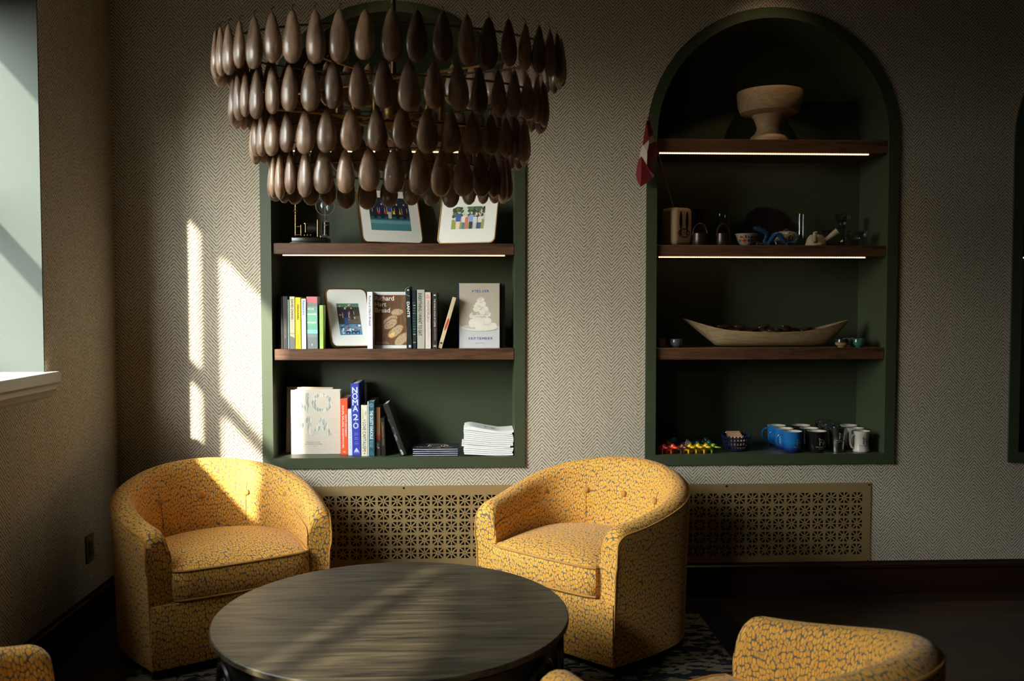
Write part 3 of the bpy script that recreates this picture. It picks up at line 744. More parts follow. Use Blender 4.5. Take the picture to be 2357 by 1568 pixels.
for (z, a, ang) in ((2.06, 0.50, 1.0), (2.06, 0.50, -0.62), (1.94, 0.42, 0.35), (1.94, 0.42, -1.2)):
    mb = MB(); r = 1/sqrt((sin(ang)/(a))**2+(cos(ang)/(a*RATIO))**2) if True else a
    dx, dy = sin(ang)*r, -cos(ang)*r
    mb.tube([(-dx, -dy, z), (dx, dy, z)], 0.0045, M_BRASS, 8); mb.build('crossbar', t)
mb = MB(); mb.tube([(0.008, 0, 1.93), (0.008, 0, ZC-0.02)], 0.0075, M_IRON, 10); mb.build('rod', t)
mb = MB(); mb.lathe([(0.012, 1.90), (0.032, 1.92), (0.036, 1.96), (0.03, 2.0), (0.012, 2.03)], 20, M_BRASS, c=(0.008, 0, 0)); mb.build('hub', t)
mb = MB(); mb.lathe([(0.065, ZC-0.025), (0.065, ZC-0.001)], 24, M_IRON, c=(0.008, 0, 0)); mb.build('ceiling_canopy', t)
for i in range(6):
    q = i*pi/3+0.3; x, y = 0.16*cos(q), 0.10*sin(q)
    mb = MB(); mb.tube([(0.008, 0, 1.95), (x*.5, y*.5, 1.92), (x, y, 1.94)], 0.004, M_BRASS, 6); mb.lathe([(0.012, 1.94), (0.012, 2.0)], 12, M_BRASS, c=(x, y, 0)); s_ = mb.build('lamp_arm', t)
    mb = MB(); mb.lathe([(0.006, 2.0), (0.013, 2.02), (0.012, 2.04), (0.002, 2.075)], 12, C('b8b0a0', 0.2)); b_ = mb.build('bulb', s_, loc=(x, y, 0))

# ------------------------------------------------------------------ shelves
SH = {}
def shelf(key, n, v_top, v_bot, label, led, ledw=None):
    a, b = NI[n][0]+FW, NI[n][1]-FW; cu = {0: 905, 1: 1770, 2: 2390}[n]
    z1, z0 = Z(cu, v_top), Z(cu, v_bot); y0 = 0.004
    # where the arch narrows, the shelf still spans the straight part
    o = thing('shelf', label, 'shelf', ((a+b)/2, 0, z0), 0, 'dark wood niche shelves')
    mb = MB(); mb.bbox((0, (y0+ND)/2, (z1-z0)/2), (b-a-0.004, ND-y0-0.002, z1-z0), M_SHELF, 0.002, 1); mb.build('board', o, angle=30)
    if led:
        l0, l1 = ledw; mb = MB(); cx = (a+b)/2; xa, xb = X(l0, 0.012), X(l1, 0.012)
        mb.box(((xa+xb)/2-cx, 0.014, -0.0045), (xb-xa, 0.010, 0.005), M_LED)
        mb.build('led_strip', o, smooth=False, label='glowing warm light strip')
    SH[key] = (z1, a, b, (a+b)/2)
    return o
shelf('1A', 0, 320, 346, 'dark wood shelf highest in the left niche behind the chandelier', True, (645, 1165))
shelf('1B', 0, 560, 585.5, 'dark wood shelf holding two framed family photos in the left niche', True, (652, 1162))
shelf('1C', 0, 803.5, 829, 'dark wood shelf holding the upper row of books in the left niche', False)
shelf('2A', 1, 320.5, 351, 'dark wood shelf under the pedestal bowl in the right niche', True, (1516, 1994))
shelf('2B', 1, 564.5, 590, 'dark wood shelf holding cups and teapot in the right niche', True, (1516, 1990))
shelf('2C', 1, 801, 828, 'dark wood shelf under the long boat bowl in the right niche', False)
shelf('3B', 2, 566, 591, 'dark wood shelf in the niche cut off at the right edge', True, (2352, 2600))
Z1F = NI[0][2]+FW; Z2F = NI[1][2]+FW

# ------------------------------------------------------------------ books
GAIN[0] = 1.4
def flat(mb, pts, y, mat):       # a flat printed shape facing -y, pts in (x, z)
    mb.add([(p[0], y, p[1]) for p in pts], [tuple(range(len(pts)))], mat)
def oval(cx, cz, rx, rz, rot=0, n=24, wob=0, rnd=None):
    o = []
    for i in range(n):
        a = 2*pi*i/n; k = 1+(rnd.uniform(-wob, wob) if wob else 0); x, z = rx*k*cos(a), rz*k*sin(a)
        o.append((cx+x*cos(rot)-z*sin(rot), cz+x*sin(rot)+z*cos(rot)))
    return o
def rect(x0, x1, z0, z1): return [(x0, z0), (x1, z0), (x1, z1), (x0, z1)]
BOOKS_G = {'C': 'books standing on the middle shelf of the left niche', 'F': 'books standing on the floor of the left niche'}
def spine_book(u0, u1, vt, vb, zs, label, col, titles=(), depth=0.19, lean=0.0, hard=True, g=None, extra=None, rot=0.0, page=None, dy=None):
    um = (u0+u1)/2
    y = dy if dy is not None else max(0.008, at_z(um, vb, zs).y)
    wd = X(u1, y)-X(u0, y); h = Z(um, vt, y)-zs
    if lean: h = h/cos(lean)
    o = thing('book', label, 'book', (X(um, y), y, zs+0.0003), 0, g); o.rotation_euler = (0, lean, rot)
    if lean:   # stand on the lower corner
        o.location.z += abs(sin(lean))*wd/2
    cm = C(col, 0.45) if isinstance(col, str) else col
    mb = MB(); e = 0.0022
    mb.bbox((0, e/2, h/2), (wd, e, h), cm, 0.0008, 1)
    for s_ in (-1, 1): mb.box((s_*(wd/2-e/2), e+(depth-e)/2, h/2), (e, depth-e, h), cm)
    c = mb.build('cover', o, smooth=False)
    mb = MB(); ins = 0.003 if hard else 0.0002
    mb.box((0, e+(depth-e-0.003)/2, h/2-ins*0.0), (wd-2*e-0.0002, depth-e-0.003, h-2*ins), page or M_PAGE); mb.build('pages', o, smooth=False)
    if titles:
        for (tx, pos, ln, hh, tc, *mo) in titles:
            mode = mo[0] if mo else 'down'; dx = mo[1] if len(mo) > 1 else 0; bd = mo[2] if len(mo) > 2 else 0
            mb = MB(); cz = h*(1-pos)
            if mode == 'down': text(mb, tx, (dx*wd, -0.0004, cz), ln*h, hh*wd, C(tc, 0.5), 'down', bold=bd)
            else: text(mb, tx, (dx*wd, -0.0004, cz), ln*wd, hh*h, C(tc, 0.5), 'front', bold=bd)
            mb.build('title', o, smooth=False)
    if extra:
        mb = MB(); extra(mb, wd, h); mb.build('spine_art', o, smooth=False)
    return o
def face_book(u0, u1, vt, vb, zs, label, col, thick, yaw=0.0, g=None, art=None, spine=None, edge=None):
    um = (u0+u1)/2; y = max(0.008, at_z(um, vb, zs).y); wd = (X(u1, y)-X(u0, y))/cos(yaw); h = Z(um, vt, y)-zs
    o = thing('book', label, 'book', (X(um, y), y+0.002, zs+0.0003), yaw, g); cm = C(col, 0.5) if isinstance(col, str) else col; e = 0.0025
    mb = MB(); mb.box((0, e/2, h/2), (wd, e, h), cm); mb.box((0, thick-e/2, h/2), (wd, e, h), cm)
    mb.box((-wd/2+e/2, thick/2, h/2), (e, thick-2*e, h), C(spine, 0.5) if spine else cm); mb.build('cover', o, smooth=False)
    mb = MB(); mb.box((0.0, thick/2, h/2), (wd-2*e-0.002, thick-2*e-0.0002, h-0.006), edge or M_PAGE); mb.build('pages', o, smooth=False)
    if art: art(o, wd, h)
    return o
zC = SH['1C'][0]; zF = Z1F; gC, gF = BOOKS_G['C'], BOOKS_G['F']
spine_book(640.5, 650, 683, 801, zC, 'black book with faint dark red lettering, leftmost on the middle shelf', '14090a', [('COOKING AT HOME', .5, .7, .4, '4a1512')] and [], g=gC, dy=.05)
def _dr(mb, w, h): flat(mb, rect(-w*.15, w*.15, h*.15, h*.8), -.0005, C('3a1214'))
spine_book(651, 661.5, 682, 802, zC, 'black cookbook with dim grey title beside the cream book, middle shelf', '100e0d', [('COOKBOOK', .62, .38, .38, '55504a')], g=gC, dy=.03)
spine_book(662, 665.6, 690, 803, zC, 'very thin grey-teal book pressed against the cream book, middle shelf', '5d7775', g=gC, dy=.012)
def e_peach(mb, w, h):
    flat(mb, [(-w/2, 0.001), (w/2, 0.001), (w/2, h*.20), (w*.1, h*.23), (-w/2, h*.25)], -.0005, C('6b6a66'))
    flat(mb, rect(-w/2, w/2, h*.292, h*.298), -.0006, C('26221e'))
spine_book(666.6, 678, 683, 803, zC, 'cream book with tall black capital title and grey foot, middle shelf', 'b8ac90', [('DAVID CHANG', .24, .38, .42, '1c1814', 'down', 0, .0003), ('EAT A PEACH', .53, .19, .25, 'c77f4e')], g=gC, extra=e_peach, dy=.014)
def e_yel(mb, w, h): flat(mb, rect(w*.36, w*.5, h*.25, h*.72), -.0005, C('2b2c3c'))
spine_book(679.5, 692, 685, 803.5, zC, 'bright yellow book with black and pale title, middle shelf', 'd8bd12', [('UNREASONABLE', .28, .30, .34, '26220a', 'down', 0, .0003), ('HOSPITALITY', .56, .27, .34, 'ece5a0'), ('WILL GUIDARA', .82, .18, .25, '9a8a1e')], g=gC, dy=.009)
spine_book(693.5, 704, 688, 803.5, zC, 'white book with blue title between the yellow and the green-pink one', 'c8ccd2', [('Restaurant', .18, .28, .42, '2a6a9c', 'down', 0, .0004), ('OWNERS', .42, .22, .42, '93b4c8')], g=gC, dy=.009)
def e_atlas(mb, w, h):
    r = random.Random(2); z = h*.885
    flat(mb, [(-w/2, h-.001)]+[(-w/2+w*i/10, z+r.uniform(-.004, .004)-(i*.0004)) for i in range(11)]+[(w/2, h-.001)], -.0005, C('b4636c'))
    cs = ['6c7270', '6d8a7e', '6f9c86', '72a78e', '72a78e', '6fa68c', '68a088', '7fc0b0', '76807e', '6b7272', '6a7070', '6a7070']; z1 = z+.001
    for i, c_ in enumerate(cs):
        z0 = z*(1-(i+1)/len(cs)); flat(mb, rect(-w/2, w/2, max(z0, .001), z1-.004 if i == 0 else z1), -.0004, C(c_)); z1 = z0
    flat(mb, rect(-.0015, .0015, h*.06, h*.105), -.0006, C('d8dcd8'))
spine_book(705, 730.2, 683, 803, zC, 'thick book with pink top and misty green spine, middle shelf', '62736c', [('ATLAS', .235, .58, .035, 'dfe8e0', 'front', -.1, .0004), ('SHRUGGED', .335, .84, .033, 'dfe8e0', 'front', 0, .0004), ('AYN RAND', .495, .80, .033, 'dfe8e0', 'front', -.03, .0004)], g=gC, extra=e_atlas, dy=.016, depth=.075)
spine_book(735, 743.5, 703, 802, zC, 'slim lime green book with orange lettering beside the tilted frame', '8fae5c', [('HOW TO TASTE COFFEE', .42, .66, .32, 'bf8440'), ('B', .95, .06, .4, 'b8c060')], g=gC, dy=.020, depth=.07)
spine_book(845.2, 857.6, 672, 803.5, zC, 'white book spine with thin purple-grey title beside the bread cover', 'c2c3c8', [('Richard Hart Bread', .33, .52, .42, '55445e', 'down', 0, .0001)], g=gC, dy=.008)
def crumb_mat():
    m, nt, b = new_mat('bread_crumb_print'); tc = _n(nt, 'ShaderNodeTexCoord'); v = _n(nt, 'ShaderNodeTexVoronoi'); v.inputs['Scale'].default_value = 190
    nt.links.new(tc.outputs['Object'], v.inputs['Vector']); r = _n(nt, 'ShaderNodeValToRGB'); r.color_ramp.elements[0].position = .22; r.color_ramp.elements[0].color = lin('5f4630')+(1,); r.color_ramp.elements[1].position = .36; r.color_ramp.elements[1].color = lin('b59c7c')+(1,)
    nt.links.new(v.outputs['Distance'], r.inputs[0]); nt.links.new(r.outputs[0], b.inputs['Base Color']); b.inputs['Roughness'].default_value = .5; return m
M_CRUMB = crumb_mat()
M_BOARD = wood('printed_board', (0.07, 0.028, 0.010), (0.20, 0.09, 0.035), 0.5, 'Z', 3)
def art_bread(o, w, h):
    mb = MB(); x0, x1, z0, z1 = -w*.455, w*.5, h*.055, h*.945
    flat(mb, rect(x0, x1, z0, z1), -.0004, M_BOARD)
    flat(mb, [(w*.22, z1), (w*.26, z1), (w*.46, h*.35), (w*.42, h*.35)], -.0005, C('4b3a28'))
    def slice_(cx, cz, rx, rz, rot, k):
        P = oval(cx*w, cz*h, rx*w, rz*h, rot, 28, .03, random.Random(k)); P = [(min(max(a, x0), x1), min(max(b, z0), z1)) for a, b in P]
        flat(mb, P, -.0006-k*.00008, C('6d4220')); P = oval(cx*w, cz*h, rx*w*.90, rz*h*.86, rot, 28, .04, random.Random(k)); P = [(min(max(a, x0), x1), min(max(b, z0), z1)) for a, b in P]
        flat(mb, P, -.00063-k*.00008, M_CRUMB)
    flat(mb, [(min(max(a, x0), x1), min(max(b, z0), z1)) for a, b in oval(-.02*w, .88*h, .26*w, .09*h, .25, 24, .06, random.Random(9))], -.00055, C('5a3416'))
    for k, a in enumerate([(.22, .64, .20, .065, .1), (.02, .50, .25, .075, .45), (.02, .43, .24, .08, .6), (.17, .30, .30, .085, .68), (.36, .16, .30, .09, .72)]): slice_(*a, k)
    flat(mb, oval(.06*w, .24*h, .10*w, .03*h, .5), -.0012, C('c29a55'))
    mb.build('cover_photo', o, smooth=False)
    for i, tx in enumerate(('Richard', 'Hart', 'Bread')):
        mb = MB(); ww = (.56, .33, .44)[i]*w
        text(mb, tx, (-.435*w+ww/2, -.0014, h*(.885-.105*i)), ww, .078*h, C('d9d4cc'), 'front', bold=.0006); mb.build('title', o, smooth=False)
    mb = MB(); text(mb, 'Intuitive Sourdough Baking', (-.24*w, -.0014, .108*h), .38*w, .014*h, C('cfc8bc'), 'front'); text(mb, 'Richard Hart & Laurie Woolever', (-.22*w, -.0014, .085*h), .42*w, .014*h, C('cfc8bc'), 'front'); mb.build('subtitle', o, smooth=False)
face_book(858.3, 935.5, 672, 802, zC, 'white book turned face out with sliced bread on its cover', 'b4b6b6', .026, g=gC, art=art_bread)
def e_dante(mb, w, h):
    pts = [(cos(a)*w*1.1, h*.92+sin(a)*w*1.0) for a in [pi*.5+pi*1.0*k/20 for k in range(21)]]
    mb.tube([(max(-w*.48, min(w*.48, p[0]+w*.5)), -.0008, p[1]) for p in pts], .0006, C('b8b8b4'), 5)
    flat(mb, rect(-w*.05, w*.1, h*.93, h*.955), -.0006, C('d8d8d4')); flat(mb, rect(w*.2, w*.35, h*.93, h*.955), -.0006, C('d8d8d4'))
    flat(mb, rect(-w*.2, w*.3, h*.02, h*.06), -.0006, C('9aa0b4'))
spine_book(937.5, 947.8, 660, 803.5, zC, 'tall black book with bold white five-letter title', '1c201f', [('DANTE', .37, .245, .55, 'd4d6d4', 'down', .05, .0006)], g=gC, lean=-.035, extra=e_dante, dy=.008)
def e_teal(mb, w, h):
    r = random.Random(5)
    for i in range(16): z = h*(.1+.045*i); flat(mb, rect(-w*.3, w*.4, z, z+h*.018), -.0005, C(r.choice(['1e4650', '2c5a60', '173640', '4f6a50', '8a8a5c'])))
spine_book(949, 957.5, 668, 803, zC, 'dark teal patterned book, second right of the tall black one', '0e1f26', g=gC, extra=e_teal, dy=.014)
spine_book(960, 977.5, 667, 803, zC, 'grey-white book with long black hand-lettered title', '9a988c', [('EVERYTHING I WANT TO EAT', .42, .72, .45, '22221e', 'down', -.12, .0003)], g=gC, dy=.014)
def e_peach2(mb, w, h): flat(mb, oval(0, h*.915, w*.33, w*.33), -.0006, C('cf8a78')); flat(mb, oval(-w*.1, h*.95, w*.18, w*.1), -.0007, C('6b93a0')); flat(mb, oval(0, h*.05, w*.1, w*.1), -.0006, C('a8b060'))
spine_book(979, 991.5, 673, 803, zC, 'pale pink book with a peach emblem on the spine', 'bdb0a8', [('MOMOFUKU', .34, .38, .45, '6e4c44'), ('David Chang and Peter Meehan', .70, .28, .22, '6a7a80')], g=gC, extra=e_peach2, dy=.012)
def e_cof(mb, w, h):
    flat(mb, rect(-w*.2, w*.2, h*.945, h*.965), -.0006, C('c8c8c8')); flat(mb, rect(-w*.3, w*.3, h*.035, h*.05), -.0006, C('8fb0b8')); flat(mb, rect(-w*.3, w*.3, h*.06, h*.066), -.0006, C('c09070'))
spine_book(995, 1006, 674, 803, zC, 'dark brown coffee book with small white title', '2c2620', [('THE WORLD ATLAS OF COFFEE', .36, .50, .3, 'c8c6c0', 'down', 0, .0002), ('JAMES HOFFMANN', .74, .22, .25, 'a8a89c')], g=gC, extra=e_cof, dy=.010)
def e_lean(mb, w, h):
    flat(mb, oval(0, h*.47, w*.26, h*.13, -.05, 18, .12, random.Random(3)), -.0006, C('b83426')); flat(mb, oval(0, h*.1, w*.28, w*.28), -.0006, C('2c261c'))
spine_book(1007.5, 1016.5, 686, 801, zC, 'cream book with a red smear, leaning right on its own', 'b4a584', g=gC, lean=.285, extra=e_lean, dy=.018, depth=.14)
def art_cream(o, w, h):
    mb = MB(); flat(mb, rect(-w*.495, w*.497, h*.335, h*.995), -.0004, C('a29a8c')); flat(mb, rect(-w*.495, w*.497, h*.005, h*.335), -.00041, C('b2b2b2'))
    flat(mb, rect(-w*.5, -w*.487, 0.002, h-.002), -.0006, C('3c3a8c'))
    flat(mb, oval(w*.03, h*.30, w*.43, h*.045), -.0005, C('8c8984')); flat(mb, oval(w*.0, h*.315, w*.44, h*.052), -.00055, C('c4c2bc')); flat(mb, oval(w*.0, h*.325, w*.38, h*.034), -.0006, C('aeaca6'))
    r = random.Random(11); k = 0
    for i in range(46):
        q = i/45; z = h*(.32+.44*q); sp_ = w*.27*(1-q)**.8+w*.02; x = r.uniform(-sp_, sp_)+w*.03; s_ = w*(.105-.05*q)*r.uniform(.7, 1.15)
        c_ = r.choice(['c9c4ba', 'd6d2c8', 'bdb6a8', 'd9d4c6', 'cfc8b6', 'a99c88' if x < 0 else 'd6d2c8'])
        flat(mb, oval(x, z, s_*1.1, s_*.75, r.uniform(-.8, .8), 14, .14, r), -.00065-i*.00001, C(c_))
    mb.build('cover_photo', o, smooth=False)
    for tx, z, ww in (('ATELIER', .88, .44), ('SEPTEMBER', .150, .62)):
        n = len(tx); mb = MB()
        for i, ch_ in enumerate(tx):
            lw = {'I': .012, 'M': .055}.get(ch_, .04)*w; text(mb, ch_, (w*.03+(i-(n-1)/2)*ww*w/n, -.0013, z*h), lw, .036*h, C('4a4c92'), 'front', bold=.0002)
        mb.build('title', o, smooth=False)
    mb = MB(); text(mb, 'A place for daytime cooking', (w*.03, -.0014, h*.515), .36*w, .014*h, C('5a7aa0'), 'front'); text(mb, 'Frederik Bille Brahe', (w*.03, -.0014, h*.485), .26*w, .014*h, C('5a7aa0'), 'front')
    text(mb, 'apartamento', (w*.01, -.0014, h*.075), .22*w, .018*h, C('6a6a9c'), 'front'); mb.build('subtitle', o, smooth=False)
face_book(1056, 1150, 652.5, 801.5, zC, 'white book turned face out showing whipped cream dessert on a plate', 'b0aea8', .022, g=gC, art=art_cream, spine='36368c')
spine_b = face_book(1068, 1160.5, 653.5, 798, zC, 'black book standing behind the face-out dessert book', '16181a', .02, g=gC); spine_b.location.y = at_z(1100, 801.5, zC).y+.030
# floor of the niche
def marble_mat():
    m, nt, b = new_mat('marbled_ink'); tc = _n(nt, 'ShaderNodeTexCoord'); mp = _n(nt, 'ShaderNodeMapping'); mp.inputs['Scale'].default_value = (150, 1, 22)
    mp.inputs['Rotation'].default_value = (0, .12, 0); nt.links.new(tc.outputs['Object'], mp.inputs['Vector'])
    n = _n(nt, 'ShaderNodeTexNoise'); n.inputs['Scale'].default_value = 1; n.inputs['Detail'].default_value = 4; n.inputs['Distortion'].default_value = .8; nt.links.new(mp.outputs[0], n.inputs['Vector'])
    r_ = _n(nt, 'ShaderNodeValToRGB'); r_.color_ramp.elements[0].position = .42; r_.color_ramp.elements[0].color = (.27, .31, .27, 1); r_.color_ramp.elements[1].position = .58; r_.color_ramp.elements[1].color = (.70, .67, .59, 1)
    nt.links.new(n.outputs['Fac'], r_.inputs[0]); nt.links.new(r_.outputs[0], b.inputs['Base Color']); b.inputs['Roughness'].default_value = .6; return m
def art_noma(o, w, h):
    mb = MB(); MM = marble_mat()
    for tx, cx, cz, wl in (('N', -.31, .80, .34), ('O', .13, .80, .40), ('M', -.29, .435, .38), ('A', .13, .435, .38)):
        text(mb, tx, (cx*w, -.0006, cz*h), wl*w, .285*h, MM, 'front', bold=.0022)
    mb.build('cover_lettering', o, smooth=False)
    mb = MB(); c_ = C('6c7468'); text(mb, 'TIME AND PLACE', (-.06*w, -.0005, .185*h), .29*w, .017*h, c_, 'front', bold=.0002); text(mb, 'IN NORDIC CUISINE', (-.05*w, -.0005, .155*h), .34*w, .017*h, c_, 'front', bold=.0002)
    text(mb, 'René Redzepi', (-.04*w, -.0005, .125*h), .16*w, .010*h, c_, 'front'); mb.build('subtitle', o, smooth=False)
nb = face_book(667, 781.2, 898, 1045.5, zF, 'large cream book turned face out with marbled green-grey block letters', 'b3aa9c', .040, g=gF, art=art_noma, spine='6a5a46')
nb2 = face_book(656, 760, 892, 1041, zF, 'cream book hidden behind the large face-out one, its top showing', 'b09c84', .030, g=gF); nb2.location.y = nb.location.y+.048; nb2.rotation_euler = (-.02, .022, .03)
spine_book(781.7, 798, 918, 1047, zF, 'red-orange book with white title and author lines', 'd24a24', [('SOUPS, SALADS, SANDWICHES', .50, .76, .28, 'eadfd4', 'down', -.17, .0002), ('MATTY MATHESON', .48, .38, .22, 'eadfd4', 'down', .25, .0002), ('10', .95, .3, .03, 'e8dcd0', 'front')], g=gF, depth=.22)
spine_book(799, 808.6, 942, 1048.5, zF, 'white book with pale grey-blue capitals between red and blue ones', 'bcc4cc', [('FRONT OF THE HOUSE', .48, .76, .32, '7d8794')], g=gF, depth=.2)
def e_noma2(mb, w, h):
    for i, (ch_, z, hh) in enumerate((('N', .905, .083), ('O', .822, .083), ('M', .738, .080), ('A', .655, .080), ('2', .535, .078), ('O', .418, .080))):
        text(mb, ch_, (0, -.0006, z*h), w*(.62 if ch_ != 'M' else .66), hh*h, C('b4c6d2'), 'front', bold=.0009)
    flat(mb, oval(0, h*.478, .0018, .0018), -.0006, C('b4c6d2'))
    for i, (a, b_) in enumerate((('René', 'Redzepi'), ('Mette', 'Søberg'), ('Junichi', 'Takahashi'))):
        text(mb, a, (0, -.0006, h*(.315-.062*i)), w*.34, h*.012, C('9fb0cc'), 'front'); text(mb, b_, (0, -.0006, h*(.292-.062*i)), w*.5, h*.012, C('9fb0cc'), 'front')
    flat(mb, [(-w*.33, h*.055), (w*.33, h*.055), (0, h*.115)], -.0006, C('b8c4d4')); text(mb, 'ARTISAN', (0, -.0006, h*.042), w*.7, h*.010, C('b8c4d4'), 'front')
spine_book(809.2, 828, 883, 1050, zF, 'tallest book, royal blue with stacked pale block letters', '2c3290', g=gF, lean=-.022, extra=e_noma2, depth=.225)
def e_cap(mb, w, h): flat(mb, oval(0, h*.055, w*.1, w*.1), -.0006, C('3a3a34'))
spine_book(829.5, 843.6, 933, 1050.5, zF, 'cream book with tall narrow blue lettering beside the tallest blue book', 'c2bba2', [('I LOVE CAPITALISM!', .60, .62, .52, '2b4a66', 'down', 0, .0002), ('LANGONE', .17, .19, .20, '5a5a54', 'down', -.2), ('KEN', .16, .08, .22, '3a3a36', 'down', .22)], g=gF, extra=e_cap, depth=.2)
def e_dusty(mb, w, h):
    flat(mb, rect(-w*.5, -w*.36, .001, h-.001), -.0005, C('bcc0bc')); mb.tube([(w*.07+cos(a)*w*.28, -.0006, h*.925+sin(a)*w*.28) for a in [2*pi*k/20 for k in range(20)]], .0005, C('b0c0c0'), 4, closed=True)
    mb.tube([(w*.07+cos(a)*w*.12, -.0006, h*.925+sin(a)*w*.16) for a in [2*pi*k/12 for k in range(12)]], .0005, C('b0c0c0'), 4, closed=True); mb.tube([(w*.07+cos(a)*w*.16, -.0006, h*.05+sin(a)*w*.22) for a in [2*pi*k/12 for k in range(12)]], .0004, C('8fa6a8'), 4, closed=True)
spine_book(844.4, 860, 924, 1050.5, zF, 'dark teal book with heavy white capitals and a round emblem', '1d4854', [('THE DUSTY KNUCKLE', .43, .52, .45, 'd0dada', 'down', .06, .0005), ('MAX TOBIAS', .78, .12, .18, '8fb0b0', 'down', -.1), ('REBECCA OLIVER', .78, .13, .18, '8fb0b0', 'down', .15)], g=gF, extra=e_dusty, depth=.2)
def e_bern(mb, w, h):
    flat(mb, rect(-w*.5, w*.5, h*.32, h*.42), -.0005, C('6a1410')); r = random.Random(8)
    flat(mb, rect(-w*.5, w*.5, .001, h*.32), -.0005, C('181412'))
    for i in range(9): flat(mb, oval(r.uniform(-.3, .3)*w, h*r.uniform(.05, .28), w*r.uniform(.08, .2), h*.02, r.uniform(-1, 1), 10, .3, r), -.0007, C(r.choice(['6a6a66', '8a7868', '3c4448'])))
spine_book(861, 873.6, 938, 1047, zF, 'brown paper-wrapped book with red band and dark collage foot', '6c4320', g=gF, extra=e_bern, depth=.16, dy=.045)
spine_book(876.0, 886.0, 963, 1047, zF, 'short black book with thin gold lettering, leaning slightly', '0f0f0f', [('COPENHAGEN FOOD', .42, .62, .42, '8a6a30')], g=gF, depth=.12, lean=-.03, dy=.035)
def e_silver(mb, w, h):
    r = random.Random(6)
    for i in range(16): z = h*(.04+.05*i); flat(mb, oval(-w*.18+r.uniform(-.16, .12)*w, z, w*.24*r.uniform(.3, 1.1), h*r.uniform(.02, .045), r.uniform(-.2, .2), 10, .25, r), -.0006-i*1e-5, C(r.choice(['363a38', '4c5250', '262a2a', '5c6462']) if i > 1 else '8f9896'))
spine_book(921, 934, 932, 1045, zF, 'black and silver book leaning left against the others', '141614', g=gF, extra=e_silver, depth=.17, lean=-.335, dy=.030)

# ------------------------------------------------------------------ printed horse logo
HORSE = [[(-.30, 1.0), (-.36, .86), (-.22, .70), (-.26, .45), (-.28, 0), (-.20, 0), (-.18, .42), (-.06, .46), (.14, .44), (.22, .40), (.24, 0), (.32, 0), (.34, .44)],
         [(-.30, 1.0), (-.20, .90), (-.14, .76), (.05, .78), (.22, .76), (.34, .62), (.40, .36), (.46, .12)], [(.30, .70), (.42, .50), (.50, .26)]]
def horse(mb, fn, s, mat, t=.055):
    for L in HORSE:
        for (a, b), (c_, d) in zip(L[:-1], L[1:]):
            v = Vector((c_-a, d-b)); nrm = Vector((-v.y, v.x)).normalized()*t/2
            mb.add([fn((a-nrm.x)*s, (b-.5-nrm.y)*s, 0), (fn((a+nrm.x)*s, (b-.5+nrm.y)*s, 0)), fn((c_+nrm.x)*s, (d-.5+nrm.y)*s, 0), fn((c_-nrm.x)*s, (d-.5-nrm.y)*s, 0)], [(0, 3, 2, 1)], mat)
# stack of four black boxed notebooks
y = .014; x0, x1 = X(948, y), X(1055, y); hh = (Z(1000, 1032, y)-Z(1000, 1050.5, y))/4; dp = .155
g = 'stack of black notebooks in the left niche'
names = ['black notebook at the bottom of the stack of four', 'black notebook second from the bottom of the stack of four', 'black notebook second from the top of the stack of four', 'black notebook topmost of the stack, with outlined horse and lettering']
for k in range(4):
    o = thing('notebook', names[k], 'notebook', ((x0+x1)/2+random.uniform(-.001, .001), y, zF+0.0004+k*hh), 0, g); wd = x1-x0; cm = C('12131c', 0.4)
    mb = MB(); mb.bbox((0, dp/2, .0012), (wd, dp, .0024), cm, .0006, 1); mb.bbox((0, dp/2, hh-.0014), (wd, dp, .0024), cm, .0006, 1); mb.box((wd/2-.001, dp/2, hh/2), (.002, dp, hh-.005), cm); mb.build('cover', o, smooth=False)
    mb = MB(); mb.box((-.001, dp/2+.001, hh/2), (wd-.006, dp-.004, hh-.0052), C('b4b8c8', 0.8)); mb.build('pages', o, smooth=False)
    if k == 3:
        mb = MB(); gm = C('c4b89c', 0.4)
        horse(mb, lambda a, b, e: (a*1.45-.002, dp*.62+b, hh+.00005), .085, gm, .035); text(mb, 'Morning Star', (0, dp*.22, hh), wd*.84, .020, gm, 'top', bold=.0003); text(mb, 'COFFEE & CO', (0, dp*.10, hh), wd*.2, .006, gm, 'top')
        mb.build('logo', o, smooth=False)
